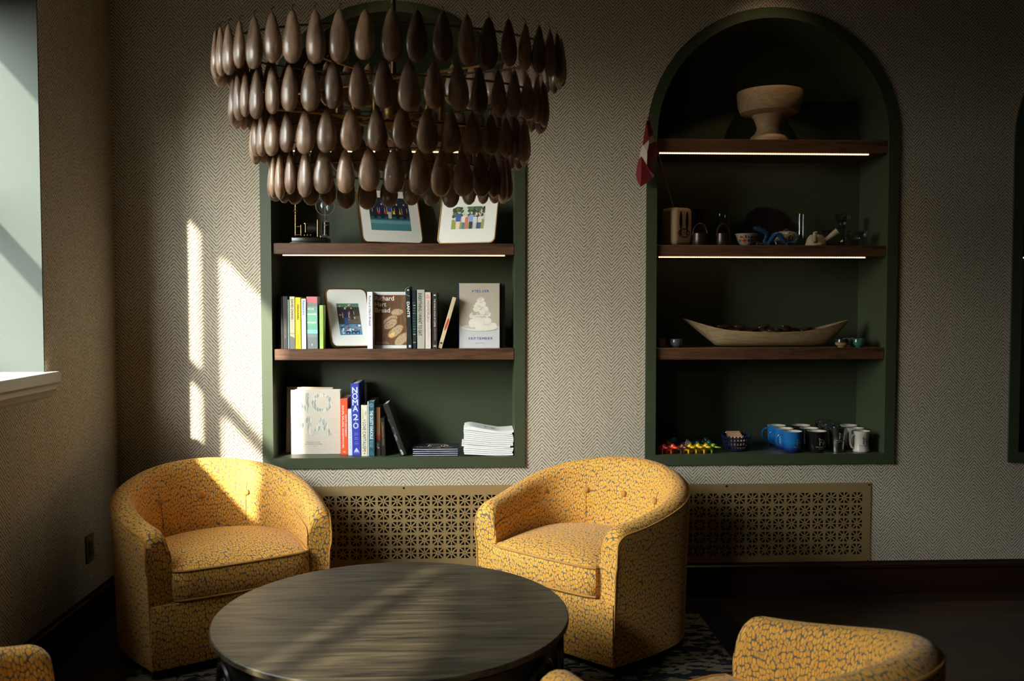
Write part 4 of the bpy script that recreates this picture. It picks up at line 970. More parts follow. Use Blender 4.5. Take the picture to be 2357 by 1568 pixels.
# curled magazines
ORDN = ['second', 'third', 'fourth', 'fifth', 'sixth', 'seventh', 'eighth', 'ninth', 'tenth', 'eleventh', 'twelfth', 'thirteenth', 'fourteenth']
g = 'stack of white booklets in the left niche'
N_ = 13; xa, xb = X(1067, .02), X(1181.5, .02); Ht = Z(1100, 988, .02)-zF; r = random.Random(12)
for k in range(N_):
    o = thing('booklet', ('white booklet lying '+('lowest in the curled stack' if k == 0 else 'directly under the topmost curled one' if k == N_-2 else ORDN[k-1]+' from the bottom of the curled stack') + (', sticking out left' if k == 4 else '')), 'booklet', ((xa+xb)/2, .012, zF+.0006), 0, g)
    if k == N_-1: o['label'] = 'topmost white booklet with a curled cover and faint horse drawing'
    mb = MB(); n = 18; V = []; dp = .17; zb = k*(Ht-.012)/N_; wd = xb-xa-r.uniform(0, .006); sh = r.uniform(-.004, .002)
    if k in (4,): sh -= .012
    amp = .0035+.006*k/N_
    def zz(q, kk): 
        zb_ = kk*(Ht-.014)/N_; am = .0035+.006*kk/N_; return zb_+am*(1+cos(pi*q*1.1))*.5*1.6-am*.7*sin(pi*q)+am*.7
    for side in (0, 1):
        for i in range(n):
            q = i/(n-1); xx = -wd/2+wd*q+sh
            top = zz(q, k+.86)if k < N_-1 else zz(q, k+1.0)+.010*max(0, 1-q*1.5)**.6*sin(min(1, q*6)*pi/2)
            zc_ = zz(q, k)+.0002 if side == 0 else top
            V.append((xx, 0, zc_)); V.append((xx, dp, zc_))
    Fc = []
    for i in range(n-1):
        a = 2*i; b = 2*n+2*i
        Fc += [(a, a+1, a+3, a+2), (b, b+2, b+3, b+1), (a, a+2, b+2, b), (a+1, b+1, b+3, a+3)]
    Fc += [(0, 2*n, 2*n+1, 1), (2*n-2, 2*n-1, 4*n-1, 4*n-2)]
    mb.add(V, Fc, M_WHITE); mb.build('sheets', o, angle=40)
    if k == N_-1:
        def fz(a, b, e, wd=wd, sh=sh, k=k):
            q = (a-sh)/wd+.5; q = min(1, max(0, q)); return (a, dp*.5+b, zz(q, k+1.0)+.010*max(0, 1-q*1.5)**.6*sin(min(1, q*6)*pi/2)+.0006)
        mb = MB(); horse(mb, fz, .06, C('5a564e'), .05); text(mb, 'MORNING STAR', (0, 0, 0), .12, .010, C('8c8579'), fn=lambda a, b, e: fz(a, b-.04, e)); mb.build('cover_print', o, smooth=False)

# ------------------------------------------------------------------ picture frames
def rrect(w, h, r, n=6):
    P = []
    for cx, cz, a0 in ((w/2-r, h-r, 0), (-w/2+r, h-r, pi/2), (-w/2+r, r, pi), (w/2-r, r, 1.5*pi)):
        for i in range(n+1): a = a0+pi/2*i/n; P.append((cx+r*cos(a), cz+r*sin(a)))
    return P
def person(mb, x, z, h, top, bot, hair='5a4028', y=-.0034, skin='c39a80', w=.24):
    flat(mb, [(x-w*h*.36, z), (x+w*h*.36, z), (x+w*h*.42, z+h*.46), (x-w*h*.42, z+h*.46)], y, C(bot)); flat(mb, [(x-w*h*.42, z+h*.42), (x+w*h*.42, z+h*.42), (x+w*h*.62, z+h*.78), (x+w*h*.3, z+h*.83), (x-w*h*.3, z+h*.83), (x-w*h*.62, z+h*.78)], y-.00003, C(top))
    flat(mb, oval(x, z+h*.93, h*.062, h*.075), y-.00004, C(hair)); flat(mb, oval(x, z+h*.905, h*.048, h*.06), y-.00006, C(skin))
    for s_ in (-1, 1): flat(mb, [(x+s_*w*h*.62, z+h*.7), (x+s_*w*h*.5, z+h*.7), (x+s_*w*h*.55, z+h*.4), (x+s_*w*h*.68, z+h*.4)], y-.00002, C(skin))
def pic_family(mb, w, h):
    r = random.Random(1); flat(mb, rect(-w/2, w/2, 0, h), -.0030, C('b4bcb6')); flat(mb, rect(-w/2, w/2, 0, h*.42), -.0031, C('7d8c44'))
    for i in range(60):
        x = r.uniform(-.5, .5)*w; x = x if abs(x+.10*w) > .1*w else x+.25*w
        flat(mb, [(min(max(a, -w/2), w/2), min(max(b, 0), h)) for a, b in oval(x, h*r.uniform(.58, 1.0), w*.06, h*.07, 0, 9, .3, r)], -.0031-i*2e-6, C(r.choice(['2c3c22', '3c5030', '1f2c1a', '4c6238'])))
    P = [(-.30, .80, '27508c', 'c8bba4', '6a4a2c', .28), (-.13, .70, 'c8c8c4', '466878', 'b89c6c', .24), (-.03, .64, 'b0624c', 'b0624c', 'a88458', .22), (.34, .74, '2a2c30', '2a2c30', '5a3c28', .26), (.10, .76, '6f90c4', '20222a', 'b0a89c', .25), (.22, .64, 'b4bcc8', 'a8b4d0', 'a89478', .24), (.37, .66, 'c4c0bc', '2c4878', 'b09060', .24)]
    for i, (x, hh, a, b_, hr, ww) in enumerate(P): person(mb, x*w, 0.0, hh*h, a, b_, hr, -.0034-i*.0001, w=ww)
def pic_street(mb, w, h):
    flat(mb, rect(-w/2, w/2, 0, h*.32), -.0030, C('3a7078')); flat(mb, rect(-w/2, w/2, h*.2, h*.3), -.0031, C('58888a')); flat(mb, rect(-w/2, w/2, h*.32, h), -.0030, C('0e2430')); flat(mb, rect(-w/2, w/2, h*.32, h*.42), -.00305, C('224a56'))
    for i in range(9): x = -.3*w+i*.075*w; flat(mb, [(x, h*.50), (x+.07*w, h*.50), (x+.035*w, h*.62)], -.0032, C('c8b020' if i % 2 else 'b02818'))
    for i, (x, a, b_) in enumerate(((-.36, '101a2c', '101a2c'), (-.18, '14224a', '101830'), (.0, '243c7c', 'a8a488'), (.2, '10141c', '10141c'), (.38, '101a34', '0e1424'))): person(mb, x*w, h*.36, h*.48, a, b_, '2a2420', -.0034-i*.0001, w=.26)
def pic_kitchen(mb, w, h):
    r = random.Random(9); flat(mb, rect(-w/2, w/2, 0, h), -.0030, C('241e18')); flat(mb, rect(-w/2, w/2, h*.88, h), -.0031, C('3c6c54')); flat(mb, rect(-w*.2, w*.5, h*.36, h*.60), -.0031, C('4e4232')); flat(mb, rect(-w/2, w/2, 0, h*.34), -.0031, C('46708c'))
    for i in range(50):
        lo = r.random() < .6; x = r.uniform(-.46, .46)*w; z = h*(r.uniform(.03, .30) if lo else r.uniform(.45, .97)); flat(mb, oval(x, z, w*r.uniform(.03, .08), h*r.uniform(.015, .035), 0, 8, .2, r), -.0032-i*3e-6, C(r.choice(['a8bccc', '28506c', '141c24', 'c8ccd0', '9c5c34'] if lo else ['8c6a40', '345040', 'a8a080', '30241c', '604028'])))
    person(mb, -.14*w, h*.30, h*.60, '141a34', '20406c', '2a2018', -.0036, w=.26); person(mb, .14*w, h*.48, h*.40, '141214', '242020', '3c2418', -.0035, w=.28)
    for x in (-.14, .12, .3): flat(mb, oval(x*w, h*.07, w*.1, h*.06), -.0038, C('10202c')); flat(mb, oval(x*w, h*.05, w*.05, h*.03), -.0039, C('3c78b0'))
def frame(loc, w, h, yaw, lean, label, pic, pw, ph, pz):
    o = thing('picture_frame', label, 'picture frame', loc, 0, 'brass picture frames in the left niche'); o.rotation_euler = (-lean, 0, yaw); r_ = .026; d = .014
    mb = MB(); P = rrect(w, h, r_); Q = [(a*(w-.009)/w, (b-h/2)*(h-.009)/h+h/2) for a, b in P]; n = len(P)
    V = [(a, -.004, b) for a, b in P]+[(a, -.004, b) for a, b in Q]+[(a, d, b) for a, b in P]+[(a, 0, b) for a, b in Q]; Fc = []
    for j in range(n): k = (j+1) % n; Fc += [(j, k, n+k, n+j), (2*n+j, 2*n+k, k, j), (n+j, n+k, 3*n+k, 3*n+j)]
    Fc.append(tuple(range(2*n, 3*n))); mb.add(V, Fc, M_BRASS); mb.build('rim', o, angle=30)
    mb = MB(); mb.add([(a, -.0015, b) for a, b in Q], [tuple(range(n))], M_MAT); mb.build('mat_board', o, smooth=False)
    mb = MB(); t_ = MB(); pic(t_, pw, ph)
    for i, f_ in enumerate(t_.f): mb.add([tuple(t_.v[j]) for j in f_], [tuple(range(len(f_)))], t_.mats[t_.m[i]], Matrix.Translation((0, .0008, pz)))
    mb.build('photo_print', o, smooth=False)
    mb = MB(); mb.box((0, d+.024, h*.31), (.05, .003, h*.50), C('1a1612'), Matrix.Translation((0, -0.02, 0))); mb.build('easel_back', o, smooth=False)
    return o
zB = SH['1B'][0]
y = .100; frame((X(906, y), y+.0, zB+.006), .300, .275, .40, .37, 'brass-rimmed frame with a group photo on a street, mostly behind pendants', pic_street, .195, .17, .065)
y = .085; frame((X(1072, y), y, zB+.005), .288, .242, -.35, .29, 'brass-rimmed frame with an outdoor family photo on the upper shelf', pic_family, .162, .112, .072)
y = .088; frame((X(812, y), y, zC+.007), .205, .295, .45, .40, 'brass-rimmed frame with a kitchen photo leaning between the books', pic_kitchen, .108, .160, .058)

# ------------------------------------------------------------------ right niche: floor items
GAIN[0] = 1.0
def logo_on(root, R_, zc, s, mat, ang=0.0, txt=True, k=1.0, name='logo'):
    """horse and words wrapped on a round vessel of radius R_, centred at local angle ang from -y"""
    mb = MB(); rr = (lambda z: R_(z)) if callable(R_) else (lambda z: R_)
    def fn(a, b, e): z = zc+b; r = rr(z)+.0005+e; q = ang+a/r; return (r*sin(q), -r*cos(q), z)
    horse(mb, fn, s, mat, .06)
    if txt:
        text(mb, 'Morning Star', (0, 0, 0), s*1.55, s*.17, mat, fn=lambda a, b, e: fn(a, b-s*.75, e), bold=.0002)
        text(mb, 'Coffee & Co', (0, 0, 0), s*.8, s*.09, mat, fn=lambda a, b, e: fn(a, b-s*.98, e))
    mb.build(name, root, smooth=False)
def glaze(name, c0, c1, rough=.12, z0=0.0, z1=.1):
    m, nt, b = new_mat(name); tc = _n(nt, 'ShaderNodeTexCoord'); sx = _n(nt, 'ShaderNodeSeparateXYZ'); nt.links.new(tc.outputs['Object'], sx.inputs[0])
    no = _n(nt, 'ShaderNodeTexNoise'); no.inputs['Scale'].default_value = 60; nt.links.new(tc.outputs['Object'], no.inputs['Vector'])
    a = math_(nt, 'MULTIPLY_ADD', no.outputs['Fac'], (z1-z0)*.25, math_(nt, 'SUBTRACT', sx.outputs['Z'], (z1-z0)*.12))
    mr = _n(nt, 'ShaderNodeMapRange'); mr.inputs['From Min'].default_value = z0; mr.inputs['From Max'].default_value = z1; nt.links.new(a, mr.inputs['Value'])
    r = _n(nt, 'ShaderNodeValToRGB'); r.color_ramp.elements[0].color = tuple(c0)+(1,); r.color_ramp.elements[1].color = tuple(c1)+(1,)
    nt.links.new(mr.outputs[0], r.inputs[0]); nt.links.new(r.outputs[0], b.inputs['Base Color']); b.inputs['Roughness'].default_value = rough; return m
M_BLUE = glaze('blue_glaze', (.006, .012, .10), (.012, .13, .36), .15, .01, .05)
M_BLKG = plain('black_glaze', (.008, .008, .009), .12, var=.1)
M_CRM = plain('cream_glaze', (.56, .53, .46), .2, var=.03)
M_INNER = plain('cream_inside', (.60, .54, .44), .3, var=.03)
M_LOGO = C('a8a294', .5); M_LOGOD = C('26241f', .5); zN = Z2F
def cup_walls(mb, prof, ti, mat, mat_in, n=32, floor=.006):
    inn = [(max(.001, r-ti), z) for r, z in prof if z > floor]; mb.lathe(prof, n, mat, cap=False); mb.lathe([(0.0005, prof[0][1]), prof[0]][::1], n, mat, cap=False)
    mb.lathe([prof[-1], (prof[-1][0]-ti*.5, prof[-1][1]+.0008), inn[-1]], n, mat_in, cap=False); mb.lathe(inn[::-1], n, mat_in, cap=False); mb.lathe([(inn[0][0], floor+.001), (.0005, floor)], n, mat_in, cap=False)
def handle(mb, r, z0, z1, out, rad, mat, ang=pi, flat=.75):
    pts = []
    for k in range(15):
        q = pi*k/14-pi/2; zz_ = (z0+z1)/2+(z1-z0)/2*sin(q)*1.0; o = out*cos(q)**.8 if cos(q) > 0 else 0
        pts.append(((r-.002+o)*cos(ang), (r-.002+o)*sin(ang), zz_))
    mb.tube(pts, rad, mat, 8, flat=flat)
def mug(label, mat, prof, hz, out, ang, rad=.0055, g=None, inner=M_INNER):
    o = thing('mug', label, 'mug', (0, 0, 0), 0, g); mb = MB(); cup_walls(mb, prof, .004, mat, inner); mb.build('cup', o)
    mb = MB(); handle(mb, prof[len(prof)//2][0]-.001, hz[0], hz[1], out, rad, mat, ang); mb.build('handle', o); return o
P_ST = [(.030, 0), (.034, .002), (.035, .006), (.040, .014), (.0430, .030), (.0440, .055), (.0450, .085), (.0455, .100)]
P_DN = [(.036, 0), (.039, .004), (.0385, .012), (.035, .028), (.0340, .048), (.0355, .070), (.0395, .086), (.0420, .094), (.0415, .099)]
P_TB = [(.026, 0), (.029, .002), (.030, .010), (.0305, .03), (.0325, .05), (.0320, .053), (.036, .080), (.0405, .110), (.0415, .116)]
gm = 'mugs and tumblers on the floor of the right niche'; rowY = (.050, .150, .255)
def place(o, u, y, rz=0, z=None, label=None):
    o.location = (X(u, y), y, (zN if z is None else z)+.0004); o.rotation_euler = (0, 0, rz)
    if label: o['label'] = label
ORD = ['at the front of its row', 'in the middle of its row', 'at the back of its row']
blue = mug('blue glazed mug at the front of its row with faint horse logo', M_BLUE, P_ST, (.022, .085), .030, 2.75, g=gm); place(blue, 1828, rowY[0])
logo_on(blue, lambda z: .0443, .052, .030, C('7f9aa8', .5), .35)
for k, u in ((1, 1808), (2, 1791)):
    o = dup(blue); place(o, u, rowY[k], 0, None, 'blue glazed mug '+ORD[k])
blk = mug('black glazed mug at the front of its row with pale horse logo', M_BLKG, P_ST, (.022, .085), .020, .85, g=gm); place(blk, 1884, rowY[0]); logo_on(blk, lambda z: .0443, .054, .034, M_LOGO, .15)
for k, u in ((1, 1866), (2, 1848)):
    o = dup(blk); place(o, u, rowY[k], 0, None, 'black glazed mug with cream inside '+ORD[k])
crm = mug('cream diner mug at the front of its row with dark horse logo', M_CRM, P_DN, (.016, .082), .026, pi+.15, .0062, g=gm); place(crm, 1987, rowY[0]); logo_on(crm, lambda z: .0352 if z < .06 else .0362, .056, .032, M_LOGOD, .1)
for k, u in ((1, 1973), (2, 1958)):
    o = dup(crm); place(o, u, rowY[k], 0, None, 'cream diner mug '+ORD[k])
tb = thing('tumbler', 'brushed steel tumbler at the front of its row with horse logo', 'tumbler', (0, 0, 0), 0, gm)
mb = MB(); mb.lathe(P_TB, 32, M_STEEL); mb.build('body', tb)
mb = MB(); mb.lathe([(.0418, .114), (.0425, .116), (.0425, .121), (.041, .124), (.030, .1235), (.029, .1215), (.001, .1215)], 32, M_GLASS, cap=False); mb.box((0, -.015, .1240), (.018, .010, .003), C('20201e', .3)); mb.build('lid', tb)
place(tb, 1932, rowY[0]); logo_on(tb, lambda z: .0365+(z-.08)*.13, .080, .030, M_LOGO, .1)
for k, u in ((1, 1913), (2, 1899)):
    o = dup(tb); place(o, u, rowY[k], 0, None, 'brushed steel tumbler '+ORD[k])
# woven ceramic basket with cards
yb_ = .135; bx = thing('woven_basket', 'dark blue glazed ceramic basket in open weave, holding cards', 'basket', (X(1697, yb_), yb_, zN+.0004), -.35)
M_NAVY = plain('navy_glaze', (.008, .010, .035), .1, var=.1)
mb = MB(); a0, b0, hB = .060, .085, .072
def bk_(q, z): k = .84+.30*(z/hB); return (a0*k*cos(q), b0*k*sin(q), z)
for z in (.006, .026, .046, .064): mb.tube([bk_(2*pi*i/48, z) for i in range(48)], .0040, M_NAVY, 8, closed=True)
mb.build('hoops', bx); mb = MB()
for i in range(26):
    q = 2*pi*i/26; mb.tube([tuple(Vector(bk_(q, z))*1.0) for z in (.004, .02, .04, .06, .0735)], [.0036, .0036, .0036, .0038, .0042], M_NAVY, 7)
mb.build('uprights', bx); mb = MB(); mb.lathe([(1, .001), (1, .006)], 40, M_NAVY, sx=a0*.84, sy=b0*.84); mb.build('bottom', bx, smooth=False)
r = random.Random(31); cards_ = ['cream printed card nearest the front of the woven basket', 'peach printed card second in the woven basket', 'tan printed card third in the woven basket', 'rosy printed card fourth in the woven basket', 'pale card farthest back and highest in the woven basket']
for k in range(5):
    o = thing('card', cards_[k], 'card', (bx.location.x+.001+.0*k, bx.location.y-.045+.019*k, zN+.012), 0, 'cards in the woven basket'); o.rotation_euler = (-.30-.03*k, 0, -.08+r.uniform(-.05, .05))
    mb = MB(); wd = .062+r.uniform(-.004, .004); hh = .052+.006*k; mb.box((0, 0, hh/2), (wd, .0008, hh), C(['c8a484', 'c89a7c', 'b08c68', 'c48c7c', 'b89474'][k], .7)); mb.build('sheet', o, smooth=False)
    mb = MB(); ft = C('5a3c2c')
    for j in range(3): mb.box((-.008+r.uniform(-.006, .006), -.0006, hh*(.55+.14*j)), (wd*r.uniform(.3, .5), .0003, .0025), ft)
    mb.build('print', o, smooth=False)

# ------------------------------------------------------------------ little ceramic animals
def animal(kind='hippo'):
    mb = MB(); A = None
    mb.ell((0, .006, .021), (.0125, .019, .0125), M_BLACK)                     # trunk
    for x in (-.0075, .0075):
        for y in (-.006, .016): mb.tube([(x, y, .018), (x, y, .0), (x, y, 0)][:2], [.0050, .0042], M_BLACK, 10)
    mb.ell((0, -.010, .031), (.0115, .0105, .0105), M_BLACK)                   # head
    if kind == 'hippo': mb.ell((0, -.022, .0265), (.0105, .013, .0062), M_BLACK)
    elif kind == 'croc': mb.ell((0, -.026, .0255), (.0075, .019, .0042), M_BLACK); mb.ell((0, .028, .016), (.005, .016, .005), M_BLACK)
    elif kind == 'lion':
        mb.ell((0, -.018, .029), (.007, .009, .006), M_BLACK)
        for i in range(14): q = 2*pi*i/14; mb.ell((.0115*cos(q), -.006, .032+.0115*sin(q)), (.0035, .004, .0035), M_BLACK, sub=1)
    elif kind == 'bird': mb.ell((0, -.020, .033), (.0035, .009, .0025), M_BLACK)
    if kind in ('hippo', 'lion'):
        for x in (-.007, .007): mb.ell((x, -.006, .0405), (.0032, .002, .0038), M_BLACK, sub=1)
    if kind == 'croc':
        for i in range(6): mb.ell((0, -.004+.007*i, .034-.0012*i), (.0022, .0022, .004), M_BLACK, sub=1)
    return remesh(mb, .0015, 3)
AM = {k: animal(k) for k in ('hippo', 'croc', 'lion')}
def cman(h_, spot=None):
    key = ('an', h_, spot)
    if key in MATS: return MATS[key]
    m, nt, b = new_mat('glaze_'+h_); tc = _n(nt, 'ShaderNodeTexCoord'); v = _n(nt, 'ShaderNodeTexVoronoi'); v.inputs['Scale'].default_value = 170; nt.links.new(tc.outputs['Object'], v.inputs['Vector'])
    mx = _n(nt, 'ShaderNodeMix', data_type='RGBA'); mx.inputs[6].default_value = lin(spot or h_)+(1,); mx.inputs[7].default_value = lin(h_)+(1,)
    r_ = _n(nt, 'ShaderNodeMapRange'); r_.inputs['From Min'].default_value = .22; r_.inputs['From Max'].default_value = .30; nt.links.new(v.outputs['Distance'], r_.inputs['Value']); nt.links.new(r_.outputs[0], mx.inputs[0])
    nt.links.new(mx.outputs[2], b.inputs['Base Color']); b.inputs['Roughness'].default_value = .12; b.inputs['Coat Weight'].default_value = .5; MATS[key] = m; return m
ANI = [(1527, .030, 'hippo', '8c1a1e', None, 'dark red glossy animal figurine, leftmost of the front row'), (1547, .030, 'hippo', 'dc4426', None, 'bright orange-red glossy animal figurine in the front row'),
       (1569, .034, 'hippo', '6e2f2a', None, 'maroon brown glossy animal figurine in the front row'), (1586, .032, 'hippo', 'e0b010', '6a4a08', 'yellow glossy animal figurine beside the maroon one, front row'),
       (1605, .040, 'hippo', 'e8b812', '6a4a08', 'yellow glossy animal figurine in the middle of three yellow ones'), (1623, .038, 'hippo', 'e0b010', '6a4a08', 'yellow glossy animal figurine next to the lime green one'),
       (1640, .045, 'croc', '7c9c20', '3a5a14', 'lime green spotted long-nosed figurine at the right end of the front row'),
       (1516, .115, 'hippo', '7a2418', None, 'dull red figurine behind the dark red one at the niche edge'), (1537, .120, 'hippo', '8a4c26', '4a2410', 'orange-brown speckled figurine in the second row'),
       (1560, .118, 'lion', '26242c', 'a8884c', 'black figurine with gold-dotted mane in the second row'), (1581, .118, 'lion', 'a89c8c', '3a342c', 'pale spotted figurine with a spiky head in the second row'),
       (1604, .120, 'croc', '1c4c34', None, 'dark green long-nosed figurine left in the second row'), (1630, .122, 'croc', '1f5238', '5a6a5c', 'dark green long-nosed figurine right in the second row'),
       (1503, .205, 'hippo', '1e5a4c', None, 'teal figurine farthest left in the back row'), (1525, .215, 'hippo', '1c6454', None, 'teal figurine second in the back row'),
       (1549, .205, 'hippo', '1f7460', None, 'bright teal figurine third in the back row'), (1573, .205, 'lion', '3c3040', '28304a', 'dusky purple figurine left in the back row'),
       (1597, .208, 'lion', '4a3c44', '20284a', 'dusky purple-blue figurine right in the back row'), (1622, .210, 'hippo', '2c4a3c', '486050', 'mottled green round figurine in the back row')]
for k, (u, y, kd, c_, sp_, lb) in enumerate(ANI):
    o = bpy.data.objects.new('animal_figurine', AM[kd]); COL.objects.link(o)
    if not AM[kd].materials: AM[kd].materials.append(cman('8c1a1e'))
    o.material_slots[0].link = 'OBJECT'; o.material_slots[0].material = cman(c_, sp_)
    s_ = 1.12 if y < .1 else 1.2
    if y > .2: s_ = 1.3
    o.scale = (s_, s_, s_); o.location = (X(u, y), y, zN+.0006); o.rotation_euler = (0, 0, .85+((k*37) % 7-3)*.05)
    bb = min(v.co.z for v in AM[kd].vertices); o.location.z -= bb*s_
    tag(o, lb, 'figurine', 'ceramic animal figurines in the right niche')

# ------------------------------------------------------------------ right niche, shelf C: boat bowl, pods, cups
z2 = SH['2C'][0]; yb_ = .135; xb0, xb1 = X(1571, yb_), X(1950, yb_); Lb = xb1-xb0; zb_ = lambda v: Z(1760, v, yb_)-z2
t = thing('boat_bowl', 'long pale wooden boat-shaped bowl filled with dark pods', 'bowl', (xb0, yb_, z2+.0004))
hN = 40; mb = MB(); V = []; prof_n = 15
top = [(0, 735), (.08, 745), (.17, 755), (.26, 762), (.40, 765.5), (.55, 766.5), (.70, 765), (.82, 759), (.91, 750), (1.0, 740)]
bot = [(0, 738), (.05, 752), (.12, 773), (.20, 797.5), (.24, 799.5), (.5, 800.5), (.78, 800.5), (.86, 797), (.93, 778), (.97, 760), (1.0, 746)]
def itp(T, q):
    for (a, b), (c_, d) in zip(T[:-1], T[1:]):
        if q <= c_: k = (q-a)/(c_-a); return b+(d-b)*k
    return T[-1][1]
zmin = zb_(800.5)
def stn(q, inner=False):
    zt_, zb2 = zb_(itp(top, q))-zmin, zb_(itp(bot, q))-zmin; wv = .075*(sin(pi*min(1, max(0, q*.96+.02))))**.75+.004
    if inner: wv = max(.0015, wv-.007); zb2 = min(zt_-.002, zb2+.012)
    out = []
    for k in range(prof_n):
        a = pi*k/(prof_n-1); yy = -wv*cos(a); dd = sin(a)**.55 if 0 < k < prof_n-1 else 0; fl = 1.0
        out.append((q*Lb, yy, zt_+(zb2-zt_)*dd))
    return out
for s_, flip in ((False, False), (True, True)):
    V = []; Fc = []
    for i in range(hN+1): V += stn(i/hN if not s_ else .02+.96*i/hN, s_)
    for i in range(hN):
        for k in range(prof_n-1):
            f_ = (i*prof_n+k, i*prof_n+k+1, (i+1)*prof_n+k+1, (i+1)*prof_n+k); Fc.append(f_[::-1] if flip else f_)
    mb.add(V, Fc, M_TEAK)
V = []; Fc = []
for i in range(hN+1):
    a, b = stn(i/hN), stn(.02+.96*i/hN, True); V += [a[0], b[0], b[-1], a[-1]]
for i in range(hN): j = i*4; Fc += [(j, j+4, j+5, j+1), (j+2, j+6, j+7, j+3)]
Fc += [(0, 1, 2, 3)[::-1], (hN*4, hN*4+1, hN*4+2, hN*4+3)]
e0, e1 = stn(0), stn(1); mb.add(V, Fc, M_TEAK); mb.add(e0, [tuple(range(prof_n))], M_TEAK); mb.add(e1, [tuple(range(prof_n))[::-1]], M_TEAK)
mb.build('hull', t, angle=50)
M_NUT = plain('dark_pod', (.040, .014, .009), .28, var=.4, scale=60)
nm = MB(); nm.ell((0, 0, 0), (.032, .013, .0095), M_NUT); nm0 = nm.build('dark_pod'); ndat = nm0.data; bpy.data.objects.remove(nm0)
r = random.Random(21); NP = [(u, v) for u, v in ((1664, 752), (1704, 753), (1757, 752), (1772, 758), (1812, 754), (1850, 758), (1680, 759), (1700, 759.5), (1732, 758), (1741, 763), (1795, 761), (1832, 759), (1868, 758), (1720, 762), (1780, 764), (1815, 763), (1855, 762), (1656, 758))]
NL = {}
Q_ = sorted(range(len(NP)), key=lambda i: NP[i][0])
ORDP = ['first', 'second', 'third', 'fourth', 'fifth', 'sixth', 'seventh', 'eighth', 'ninth', 'tenth', 'eleventh', 'twelfth', 'thirteenth', 'fourteenth']
TOPQ = [i for i in Q_ if NP[i][1] < 756]; LOWQ = [i for i in Q_ if NP[i][1] >= 756]
for k, (u, v) in enumerate(NP):
    y = yb_+(.022 if k % 3 == 0 else -.012 if k % 3 == 1 else .004)+r.uniform(-.008, .008); p = at_y(u, v, y)
    o = bpy.data.objects.new('seed_pod', ndat); COL.objects.link(o); o.location = p; o.rotation_euler = (r.uniform(-.3, .3), r.uniform(-.25, .25), r.uniform(-.7, .7))
    big = v < 756
    tag(o, (ORDP[TOPQ.index(k)]+' from left of the dark pods topping the heap' if big else ORDP[LOWQ.index(k)]+' from left of the dark pods along the boat bowl rim'), 'pod', 'dark pods heaped in the boat bowl')
def bowl(u, y, z, name, label, cat, prof, mat, mat_in, g=None, ti=.003):
    o = thing(name, label, cat, (X(u, y), y, z+.0004), 0, g); mb = MB(); cup_walls(mb, prof, ti, mat, mat_in, floor=.004); mb.build('cup', o); return o
Pc = [(.017, 0), (.018, .003), (.020, .006), (.028, .010), (.031, .018), (.031, .030), (.029, .036), (.0295, .040)]
gc = 'small tea cups on the shelf with the boat bowl'
bowl(1939, .045, z2, 'tea_cup', 'small tan tea cup with dark rim right of the boat bowl', 'cup', Pc, glaze('tan_dark_glaze', (.30, .19, .08), (.02, .022, .02), .15, .018, .026), C('20201c', .3), gc)
bowl(1977.5, .045, z2, 'tea_cup', 'small teal tea cup rightmost on the boat bowl shelf', 'cup', Pc, glaze('teal_glaze', (.03, .16, .13), (.05, .10, .07), .12, .01, .04), C('2c4a40', .3), gc)
bowl(1958, .125, z2, 'tea_cup', 'grey tea cup behind the tan and teal ones', 'cup', Pc, C('3a3c3a', .3), C('4a4c4a', .3), gc)
bowl(1557, .06, z2, 'tea_cup', 'mottled grey tea cup left of the boat bowl', 'cup', Pc, C('4c5052', .12, var=.5, scale=60), C('3a3c3e', .3), gc)
bowl(1518, .06, z2, 'wooden_cup', 'brown wooden cup half hidden at the niche edge', 'cup', [(.028, 0), (.030, .01), (.031, .03), (.031, .042)], C('50331e', .5, var=.3, scale=60), C('2a1a10', .6), gc)

# ------------------------------------------------------------------ right niche, shelf B
z3 = SH['2B'][0]
# rabbit vase
y = .095; t = thing('ceramic_vase', 'square beige ceramic vase painted with a long-eared rabbit face', 'vase', (X(1556, y), y, z3+.0004), .50)
mb = MB(); mb.bbox((0, 0, .089), (.112, .105, .178), C('a08468', .6), .020, 5); mb.build('body', t, angle=60)
mb = MB(); fy = -.0532; ink = C('060708', .5)
def fl(P): mb.add([(p[0], fy, p[1]) for p in P], [tuple(range(len(P)))], ink)
for x in (-.020, .018): fl([(x+.009*cos(a)*(1-.15*sin(a)), .118+.042*sin(a)) for a in [2*pi*i/24 for i in range(24)]])
mb.tube([(-.001+.034*cos(a), fy, .058+.021*sin(a)*(1 if sin(a) > 0 else .85)) for a in [2*pi*i/36 for i in range(36)]], .0016, ink, 6, closed=True)
for x in (-.020, .019):
    fl([(x+.009*cos(a), .060+.011*sin(a)) for a in [2*pi*i/20 for i in range(20)]])
    mb.add([(x+.003+.0045*cos(a), fy-.0003, .060+.005*sin(a)) for a in [2*pi*i/14 for i in range(14)]], [tuple(range(14))], C('8c7258', .6))
fl([(-.0005+.004*cos(a), .062+.003*sin(a)) for a in [2*pi*i/12 for i in range(12)]]); mb.tube([(-.005, fy, .052), (-.001, fy, .049), (.004, fy, .052)], .0008, ink, 5); mb.build('rabbit_drawing', t, smooth=False)
# flag on a stick leaning out of the vase
pb = Vector((X(1549, .08), .08, z3+.172)); pt = at_y(1492, 273, -.055)
d = (pt-pb); t = thing('small_flag', 'small red flag with white cross on a wooden stick in the rabbit vase', 'flag', tuple(pb))
mb = MB(); mb.tube([-d*.10, d*.5, d], .0042, C('6a4a2c', .6), 8); mb.ell(tuple(d*1.01), (.007, .007, .005), C('7a5a38', .5)); mb.build('stick', t)
M_RED = plain('flag_red', (.17, .005, .010), .8, var=.1); M_FW = plain('flag_white', (.48, .38, .33), .8, var=.05)
